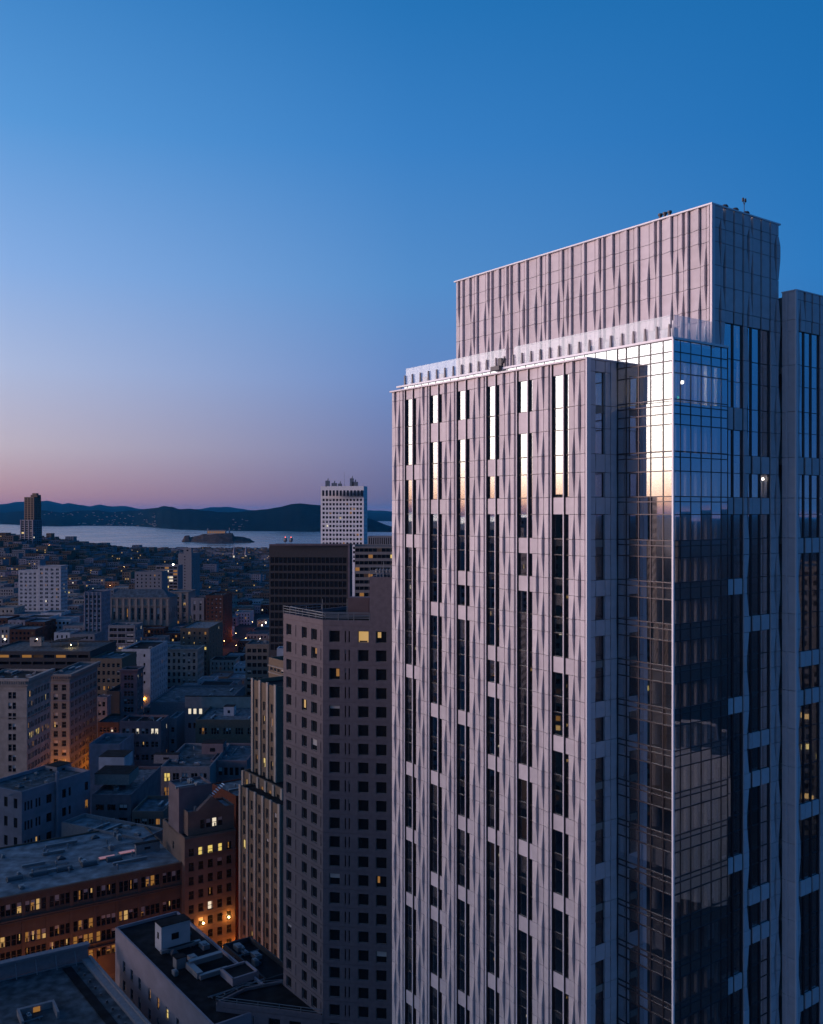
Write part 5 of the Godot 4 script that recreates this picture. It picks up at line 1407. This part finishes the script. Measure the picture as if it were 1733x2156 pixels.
	for q in 1:
		var a := hc + Vector3(0, 0.3, 0)
		var b := a + Vector3(51.6, 0, 0)
		var cc := b + Vector3(2, 0, -24)
		var dd := a + Vector3(0, 0, -24)
		var e := a + Vector3(4, 6.5, -12)
		var f := b + Vector3(-8, 6.5, -12)
		hip.quad(a, b, f, e); hip.tri(b, cc, f); hip.quad(cc, dd, e, f); hip.tri(dd, a, e)
	part(c1, "hipped_roof", hip, M.r_blue)
	var c2 := bld({"n": "columned_hall", "lb": "taller wing of the stone hall with lit windows between its columns", "px": 397, "py": 1245, "d": 905.0, "xl": 353, "xr": 411, "wm": "w_stone", "rm": "r_blue", "near": true, "cor": [1.2, 0.8], "E": [{"c": 3, "w": 2.2, "fh": 6.2, "wh": 4.2, "t": 3.0, "k": "cross", "lit": 0.4, "pil": [1.2, 0.6], "pm": "w_stone"}, null]})
	c2.set_meta("category", "building")
	bld({"n": "brick_flats", "lb": "dark red brick flats with several amber windows", "px": 470, "py": 1253, "d": 830.0, "xl": 433, "xr": 489, "wm": "w_brick", "rm": "r_dark", "near": true, "clut": 3, "E": [{"c": 4, "w": 1.4, "fh": 3.7, "wh": 2.0, "t": 2.6, "lit": 0.2, "k": "sash"}, {"c": 3, "w": 1.2, "fh": 3.7, "wh": 1.9, "t": 2.6, "lit": 0.05}]})
	bld({"n": "blue_grey_flats", "lb": "blue-grey flats with tall window strips between the hall and brick flats", "px": 430, "py": 1258, "d": 838.0, "xl": 402, "wr": 20.0, "wm": "w_grey", "rm": "r_dark", "near": true, "E": [{"c": 2, "w": 1.8, "fh": 12.0, "wh": 9.0, "t": 2.4, "r": 3, "lit": 0.0, "k": "cross"}]})
	var sl := bld({"n": "slab_tower", "lb": "slender grey slab tower with a blank side and one file of small windows", "px": 403.5, "py": 1165, "d": 1100.0, "xl": 375.5, "xr": 421, "wm": "w_conc", "rm": "r_grey", "near": true, "E": [{"c": 1, "w": 1.3, "fh": 3.4, "wh": 1.3, "t": 3.0, "lit": 0.04, "k": "plain"}, {"c": 4, "w": 1.6, "fh": 3.4, "wh": 2.6, "t": 3.0, "lit": 0.0, "k": "plain"}]})
	penthouse(sl, at(403, 1165, 1108.0), 1.0, 9.0, 8.0, 6.5, M.w_conc)
	bld({"n": "striped_flats", "lb": "flats with pale balcony stripes and a bright roof floodlight", "px": 375, "py": 1190, "d": 1000.0, "xl": 328, "wr": 20.0, "wm": "w_grey", "rm": "r_grey", "near": false, "E": [{"c": 5, "w": 4.0, "fh": 3.3, "wh": 1.9, "t": 1.6, "lit": 0.2}]})
	lamp_bulb("roof_floodlight", "bright white floodlight on the striped flats roof", at(365, 1188, 1001.0), M.bulb_white, 0.8, 160.0, Color(1, 0.9, 0.7))
	bld({"n": "grey_block", "lb": "plain grey block with few windows before the striped flats", "px": 341, "py": 1203, "d": 950.0, "xl": 284, "xr": 330, "wr": 22.0, "wm": "w_grey", "rm": "r_grey", "near": false, "clut": 3, "E": [{"c": 6, "w": 1.3, "fh": 3.6, "wh": 1.6, "t": 3.0, "lit": 0.05}]})
	bld({"n": "beige_apartment", "lb": "beige flats with an arched amber window and glowing stair strip", "px": 440, "py": 1322, "d": 680.0, "xl": 380, "xr": 470, "wm": "w_tan", "rm": "r_pale", "near": true, "clut": 4, "E": [{"c": 5, "w": 1.4, "fh": 3.6, "wh": 2.0, "t": 2.6, "lit": 0.12, "k": "sash"}, {"c": 5, "w": 1.4, "fh": 3.6, "wh": 2.0, "t": 2.6, "lit": 0.06}]})
	bld({"n": "floodlit_hall", "lb": "small hall with facade floodlit in warm white down the avenue", "px": 563, "py": 1304, "d": 930.0, "xl": 541, "wr": 14.0, "wm": "w_cream", "rm": "r_grey", "near": true, "E": [{"c": 3, "w": 1.6, "fh": 3.6, "wh": 2.0, "t": 2.0, "lit": 0.8, "k": "cross"}]})
	for k in 3:
		lamp_bulb("floodlight", "warm floodlight before the small floodlit hall", at(544 + k * 8.0, 1322 - k * 6.0, 921.0), M.bulb_white, 0.5, 70.0, Color(1, 0.75, 0.42), "floodlights of the small hall")
	# tall flats on the hill
	var dk := bld({"n": "hill_tower", "lb": "tall dark apartment tower with a narrower top on the hill", "px": 70, "py": 1094, "d": 1600.0, "az": 14.0, "xl": 43.5, "xr": 89, "wm": "w_grey", "rm": "r_grey", "near": false, "E": [{"c": 3, "w": 4.6, "fh": 3.7, "wh": 2.2, "t": 2.4, "lit": 0.03, "pil": [1.6, 0.6], "pm": "w_lilac"}, {"c": 5, "w": 3.0, "fh": 3.7, "wh": 2.4, "t": 2.4, "lit": 0.03}]})
	bld({"n": "", "lb": "", "parent": dk, "px": 72, "py": 1046, "d": 1606.0, "az": 14.0, "xl": 51.5, "xr": 87, "wm": "w_tan", "rm": "r_grey", "near": false, "base": 125.0, "E": [{"c": 3, "w": 3.4, "fh": 3.7, "wh": 2.4, "t": 2.0, "lit": 0.0}, {"c": 4, "w": 2.6, "fh": 3.7, "wh": 2.6, "t": 2.0, "lit": 0.0}]})
	penthouse(dk, at(79, 1046.5, 1612.0), 14.0, 13.0, 10.0, 4.0, M.w_brown, "crown_storey", false)
	penthouse(dk, at(77, 1043, 1614.0), 14.0, 8.0, 6.0, 4.0, M.w_tan, "crown_storey", false)
	bld({"n": "", "lb": "", "parent": dk, "px": 96, "py": 1138, "d": 1612.0, "az": 14.0, "xl": 86, "xr": 103, "wm": "w_brown", "rm": "r_grey", "near": false, "E": [{"c": 2, "w": 2.4, "fh": 3.5, "wh": 1.8, "t": 2.2, "lit": 0.0}, {"c": 2, "w": 2.4, "fh": 3.5, "wh": 1.8, "t": 2.2, "lit": 0.05}]})
	# twin-spired church
	var chn := thing("church", "white church with two slender lit spires near the water", "church", at(505, 1200, 2100.0))
	var mb := MB.new()
	mb.box(Transform3D(), Vector3(-20, -12, -40), Vector3(20, 14, 0))
	part(chn, "nave", mb, M.w_grey)
	for x in [-13.0, 13.0]:
		mb = MB.new()
		mb.box(Transform3D(), Vector3(x - 4.2, -12, -8), Vector3(x + 4.2, 26, 0.6))
		mb.box(Transform3D(), Vector3(x - 3.4, 26, -7.2), Vector3(x + 3.4, 34, -0.2))
		part(chn, "tower", mb, M.w_stone)
		mb = MB.new()
		mb.rod(Vector3(x, 34, -3.7), Vector3(x, 55, -3.7), 3.6, 0.15, 8)
		mb.rod(Vector3(x, 55, -3.7), Vector3(x, 59, -3.7), 0.2, 0.2, 4)
		part(chn, "spire", mb, M.w_lilac)
		block(chn, "lit_window", M.lit_white, Transform3D(), Vector3(x - 1.4, 28, -0.19), Vector3(x + 1.4, 32, 0.1))
		lamp_bulb("spire_floodlight", "pale floodlight at the foot of a church spire", chn.position + Vector3(x, 10, 9), M.bulb_white, 0.5, 130.0, Color(0.9, 1.0, 0.8), "floodlights of the twin-spired church")

func lights_of_the_city() -> void:
	var k := 0
	for q in [[-147.0, 794.0], [-161.0, 815.0], [-147.0, 840.0], [-161.0, 868.0], [-147.0, 905.0], [-161.0, 960.0], [-147.0, 1030.0]]:
		street_lamp(CX + q[0] / q[1] * F, q[1], 45.0, "orange street lamp along the steep avenue below the floodlit hall", 7.0, "bulb", Color(1.0, 0.5, 0.12), "street lamps along the avenue")
	for q in [[-30, 214], [30, 221], [95, 228], [160, 236]]:
		street_lamp(q[0], q[1] - 8.0, 34.0, "orange street lamp before the long brown office block", 8.0, "bulb", Color(1.0, 0.6, 0.2), "street lamps before the brown block")
	for q in [[405, 226], [455, 232], [500, 236]]:
		street_lamp(q[0], q[1], 26.0, "orange street lamp at the foot of the gabled building", 7.0, "bulb", Color(1.0, 0.52, 0.12), "street lamps by the gabled building")
	for q in [[112, 390], [118, 396], [150, 380], [175, 398], [205, 420]]:
		street_lamp(q[0], q[1], 60.0, "orange street lamp between the corniced office blocks", 8.0, "bulb", Color(1.0, 0.58, 0.14), "street lamps by the corniced blocks")
	for q in [[497, 250], [508, 244]]:
		street_lamp(q[0], q[1], 40.0, "orange street lamp in the gap before the pilaster tower", 7.0, "bulb", Color(1.0, 0.5, 0.12), "street lamps by the pilaster tower")
	for q in 26:
		var d := rng.randf_range(620.0, 2300.0)
		var lx := rng.randf_range(0.0, 560.0)
		street_lamp(lx, d, 16.0, "%s street lamp %s" % ["orange" if q % 3 else "white", beside(at(lx, CY, d))], rng.randf_range(9.0, 14.0), "bulb" if q % 3 else "bulb_white", Color(1.0, 0.62, 0.25), "street lamps among the dense blocks")
	street_lamp(300, 560.0, 60.0, "orange street lamp beside the white side wall building", 8.0, "bulb", Color(1.0, 0.62, 0.2), "street lamps of the middle blocks")
	street_lamp(478, 425.0, 0.0 + 30.0, "work lamp shining on the pale roof block", 32.0, "bulb_white", Color(1.0, 0.9, 0.6), "", 0.2)
	street_lamp(500, 432.0, 20.0, "second work lamp by the cream roof screen wall", 34.0, "bulb_white", Color(1.0, 0.9, 0.6), "", 0.2)

func dense_blocks() -> void:
	var kinds := [["w_cream", "pale cream"], ["w_grey", "grey"], ["w_white", "white"], ["w_tan", "tan"], ["w_brick", "brick red"], ["w_pink", "dusky pink"], ["w_lilac", "lavender grey"], ["w_conc", "concrete grey"]]
	var roofs := [["r_grey", "grey"], ["r_dark", "dark"], ["r_pale", "pale"], ["r_blue", "bluish"], ["r_mottled", "mottled"]]
	var protos := 0
	var walls := [MB.new(), MB.new(), MB.new(), MB.new()]
	var tops := MB.new()
	var dark := MB.new()
	var lit := MB.new()
	var count := 0
	var d := 500.0
	var block_d := 0
	while d < 3040.0:
		var depth := rng.randf_range(15.0, 22.0)
		if block_d == 3:
			d += 13.0                                     # a cross street
			block_d = 0
		block_d += 1
		var x := (-60.0 - CX) / F * d
		var x_end := (600.0 - CX) / F * d
		x = floorf(x / 110.0) * 110.0
		var lane := 0
		while x < x_end:
			var w := rng.randf_range(9.0, 22.0)
			if lane >= 5:
				x += 12.0                                 # a street that runs away from us
				lane = 0
			lane += 1
			var mid := Vector2(x + w / 2, -d - depth / 2)
			var px := CX + mid.x / d * F
			if px < -15 or px > 590:
				x += w
				continue
			var g := ground(mid.x, mid.y)
			var free := g > 1.5
			for p in taken:
				for off in [Vector2.ZERO, Vector2(w / 2, depth / 2), Vector2(-w / 2, depth / 2), Vector2(w / 2, -depth / 2), Vector2(-w / 2, -depth / 2)]:
					if Geometry2D.is_point_in_polygon(mid + off, p):
						free = false
			if absf(mid.x + 154.0) < w / 2 + 7.5 and d < 1500.0:
				free = false                              # keep the lamp-lit avenue open
			if not free:
				x += w
				continue
			var h := rng.randf_range(8.0, 15.0)
			if d < 900.0: h = rng.randf_range(7.0, 14.0)
			if px < 175.0 and d > 600.0 and d < 738.0: h = clampf(EYE - (rng.randf_range(1268.0, 1302.0) - CY) / F * d - g, 9.0, 34.0)
			if rng.randf() < 0.1 and d < 2200 and d > 900.0: h *= 1.5
			var a := Vector3(x + 0.15, 0, -d)
			var poly := [a, a + Vector3(w - 0.3, 0, 0), a + Vector3(w - 0.3, 0, -depth), a + Vector3(0, 0, -depth)]
			var kd: Array = kinds[rng.randi_range(0, kinds.size() - 1)]
			var rf := rng.randi_range(0, 4)
			var storeys := clampi(int(h / 3.3), 2, 9)
			if count < 270:
				count += 1
				var o := bld({"n": "row_building", "lb": "%s %s-storey building with %s roof, %s windows wide, %s" % [kd[1], ["two", "two", "two", "three", "four", "five", "six", "seven", "eight", "nine"][storeys], roofs[rf][1], ["two", "two", "two", "three", "four", "five", "six", "seven", "eight"][maxi(2, int(w / 2.8))], beside(a)], "poly": poly, "px": 0, "py": 0, "d": d, "top": g + h, "base": g - 5.0,
					"wm": kd[0], "rm": roofs[rf][0], "near": false, "grp": "buildings of the dense city blocks", "par": 0.6, "clut": 1 if rng.randf() < 0.6 else 0,
					"E": [{"c": maxi(2, int(w / 2.8)), "w": rng.randf_range(1.0, 1.5), "fh": 3.3, "wh": rng.randf_range(1.5, 2.0), "t": 1.7, "lit": 0.1, "dp": 0.15}, {"c": 3, "w": 1.1, "fh": 3.3, "wh": 1.6, "t": 1.7, "lit": 0.04, "dp": 0.15} if px < 866 else null]})
				taken.pop_back()
			else:
				var t := Transform3D(Basis(), Vector3(x, g - 4.0, -d))
				walls[rng.randi_range(0, 3)].box(t, Vector3(0.1, 0, -depth), Vector3(w - 0.1, h + 4.0, 0))
				tops.box(t, Vector3(0.4, h + 4.0, -depth + 0.4), Vector3(w - 0.4, h + 4.15, -0.4))
				if d < 2300.0:
					for r in mini(storeys, 4):
						for c in int(w / 3.2):
							var xx := 1.0 + c * 3.1
							var yy := h + 4.0 - 1.5 - r * 3.3
							(lit if rng.randf() < 0.06 else dark).box(t, Vector3(xx, yy - 1.6, 0.0), Vector3(xx + 1.3, yy, 0.05))
				elif rng.randf() < 0.4:
					lit.box(t, Vector3(w * 0.4, h, 0.0), Vector3(w * 0.4 + 1.6, h + 1.6, 0.08))
			x += w
		d += depth + (9.0 if block_d % 2 == 0 else 1.0)
	var o := thing("distant_blocks", "distant mass of small flat-roofed houses stretching to the waterfront", "houses", Vector3.ZERO, "", "stuff")
	for q in 4:
		part(o, "walls", walls[q], M[["w_grey", "w_tan", "w_brown", "w_lilac"][q]])
	part(o, "roofs", tops, M.r_dark)
	part(o, "windows", dark, M.pane)
	part(o, "lit_windows", lit, M.lit_warm)

# Office blocks beyond the frame: the west ones shade the lower city from the low glow and stand mirrored in the tower's windows, the east ones in its south glass.
func neighbours() -> void:
	var west := [[-300.0, -110.0, 146.0], [-306.0, -60.0, 143.0], [-298.0, -10.0, 149.0], [-310.0, 40.0, 145.0], [-300.0, 90.0, 147.0], [-330.0, 150.0, 132.0], [-360.0, 215.0, 122.0], [-450.0, 10.0, 146.0], [-520.0, 140.0, 136.0]]
	var k := 0
	for q in west:
		bld({"n": "west_office_block", "lb": "plain office block on the west side facing the clad tower", "poly": [Vector3(q[0] - 34, 0, -q[1]), Vector3(q[0] + 10, 0, -q[1]), Vector3(q[0] + 10, 0, -q[1] - 40), Vector3(q[0] - 34, 0, -q[1] - 40)], "px": 0, "py": 0, "d": 900.0, "top": q[2], "wm": ["w_grey", "w_tan", "w_conc"][k % 3], "rm": "r_grey", "near": false, "grp": "office blocks on the west side",
			"E": [{"c": 10, "w": 2.2, "fh": 3.8, "wh": 2.0, "t": 2.0, "lit": 0.05}, {"c": 10, "w": 2.2, "fh": 3.8, "wh": 2.0, "t": 2.0, "lit": 0.08}]})
		k += 1
	var east := [[310.0, -60.0, 122.0, "w_dark"], [370.0, 20.0, 132.0, "w_dark"], [250.0, 40.0, 66.0, "w_grey"], [330.0, 110.0, 120.0, "w_dark"], [420.0, -140.0, 128.0, "w_dark"], [240.0, -50.0, 58.0, "w_brown"]]
	for q in east:
		bld({"n": "east_office_block", "lb": "plain office block on the east side mirrored in the glazed corner", "poly": [Vector3(q[0], 0, -q[1]), Vector3(q[0] + 40, 0, -q[1]), Vector3(q[0] + 40, 0, -q[1] - 45), Vector3(q[0], 0, -q[1] - 45)], "px": 0, "py": 0, "d": 900.0, "top": q[2], "wm": q[3], "rm": "r_grey", "near": false, "grp": "office blocks on the east side",
			"E": [{"c": 10, "w": 2.2, "fh": 3.8, "wh": 2.0, "t": 2.0, "lit": 0.05}, null, null, {"c": 10 if q[2] > 90.0 else 0, "w": 2.2, "fh": 3.8, "wh": 2.0, "t": 2.0, "lit": 0.06}]})

func waterfront() -> void:
	var k := 0
	for q in [[170, 205, 1156], [215, 262, 1161], [268, 296, 1163], [322, 372, 1166], [428, 462, 1169], [520, 562, 1171]]:
		var d := 2950.0
		var p := at(q[0], CY, d)
		p.y = 1.0
		var o := thing("pier_shed", ["long pier shed with lamps at the foot of the hill", "long pier shed beside the tall blank warehouse", "short pier shed beside the moored ship's bow", "pier shed beside the moored ship's stern", "pier shed behind the slab tower", "pier shed behind the twin spires"][k], "shed", p, "pier sheds along the waterfront")
		var w: float = (q[1] - q[0]) / F * d
		var mb := MB.new()
		mb.box(Transform3D(), Vector3(0, -3, -14), Vector3(w, 7, 14))
		part(o, "wall", mb, M.w_conc)
		mb = MB.new()
		mb.quad(Vector3(-1, 7, 15), Vector3(w + 1, 7, 15), Vector3(w + 1, 12, 0), Vector3(-1, 12, 0))
		mb.quad(Vector3(w + 1, 7, -15), Vector3(-1, 7, -15), Vector3(-1, 12, 0), Vector3(w + 1, 12, 0))
		mb.tri(Vector3(w + 1, 7, 15), Vector3(w + 1, 7, -15), Vector3(w + 1, 12, 0))
		mb.tri(Vector3(-1, 7, -15), Vector3(-1, 7, 15), Vector3(-1, 12, 0))
		part(o, "roof", mb, M.w_terra)
		for j in 2:
			lamp_bulb("pier_lamp", "white lamp on the " + o.get_meta("label"), p + Vector3(w * (0.2 + 0.55 * j), 11.0, 18.0), M.bulb_white, 1.1, 0.0, Color.WHITE, "lamps along the waterfront")
		k += 1
	var ship := thing("moored_ship", "old moored ship with thin masts and a small deckhouse at the waterfront", "ship", Vector3(at(307, CY, 2990.0).x, 2.0, -2990.0))
	var hull := MB.new()
	hull.box(Transform3D(), Vector3(-26, -3, -5), Vector3(26, 8, 5))
	hull.quad(Vector3(26, -3, 5), Vector3(33, 9, 0), Vector3(33, 9, 0), Vector3(26, 8, 5))
	part(ship, "hull", hull, M.w_dark)
	block(ship, "deckhouse", M.w_cream, Transform3D(), Vector3(-10, 8, -4), Vector3(8, 14, 4))
	for x in [-16.0, 0.0, 17.0]:
		var mb := MB.new()
		mb.rod(Vector3(x, 8, 0), Vector3(x, 30, 0), 0.5, 0.3, 6)
		part(ship, "mast", mb, M.metal_dark)

func greenery() -> void:
	tree(at(402, CY, 808.0) * Vector3(1, 0, 1) + Vector3(0, ground(at(402, CY, 808.0).x, -808.0) - 1, 0), 30.0, 13.0, "tall dark conifer before the stone hall", "", true)
	var k := 0
	for q in [[108, 1166, 1650], [114, 1170, 1640], [122, 1172, 1630], [104, 1160, 1665], [130, 1176, 1600], [6, 1148, 1900], [14, 1150, 1900], [24, 1153, 1900], [0, 1144, 1920], [58, 1262, 700], [150, 1290, 690], [92, 1278, 700], [160, 1284, 720], [222, 1176, 1900], [30, 1240, 820], [255, 1185, 1500], [446, 1192, 1700], [470, 1195, 1800]]:
		var d: float = q[2]
		var p := at(q[0], q[1], d)
		var g := ground(p.x, p.z)
		var h := rng.randf_range(11.0, 17.0)
		h = clampf(p.y - g, 7.0, 17.0)
		p.y = g - 0.5
		tree(p, h, h * rng.randf_range(0.7, 1.0), "%s dark rounded tree %s" % ["tall" if h > 12.0 else "small", beside(p)], "trees among the roofs")

func _ready() -> void:
	rng.seed = 5
	materials()
	camera_and_light()
	land()
	far_shore()
	tower()
	hotel()
	pier_tower()
	office_blocks()
	near_blocks()
	corniced_blocks()
	mid_blocks()
	dense_blocks()
	neighbours()
	waterfront()
	greenery()
	lights_of_the_city()
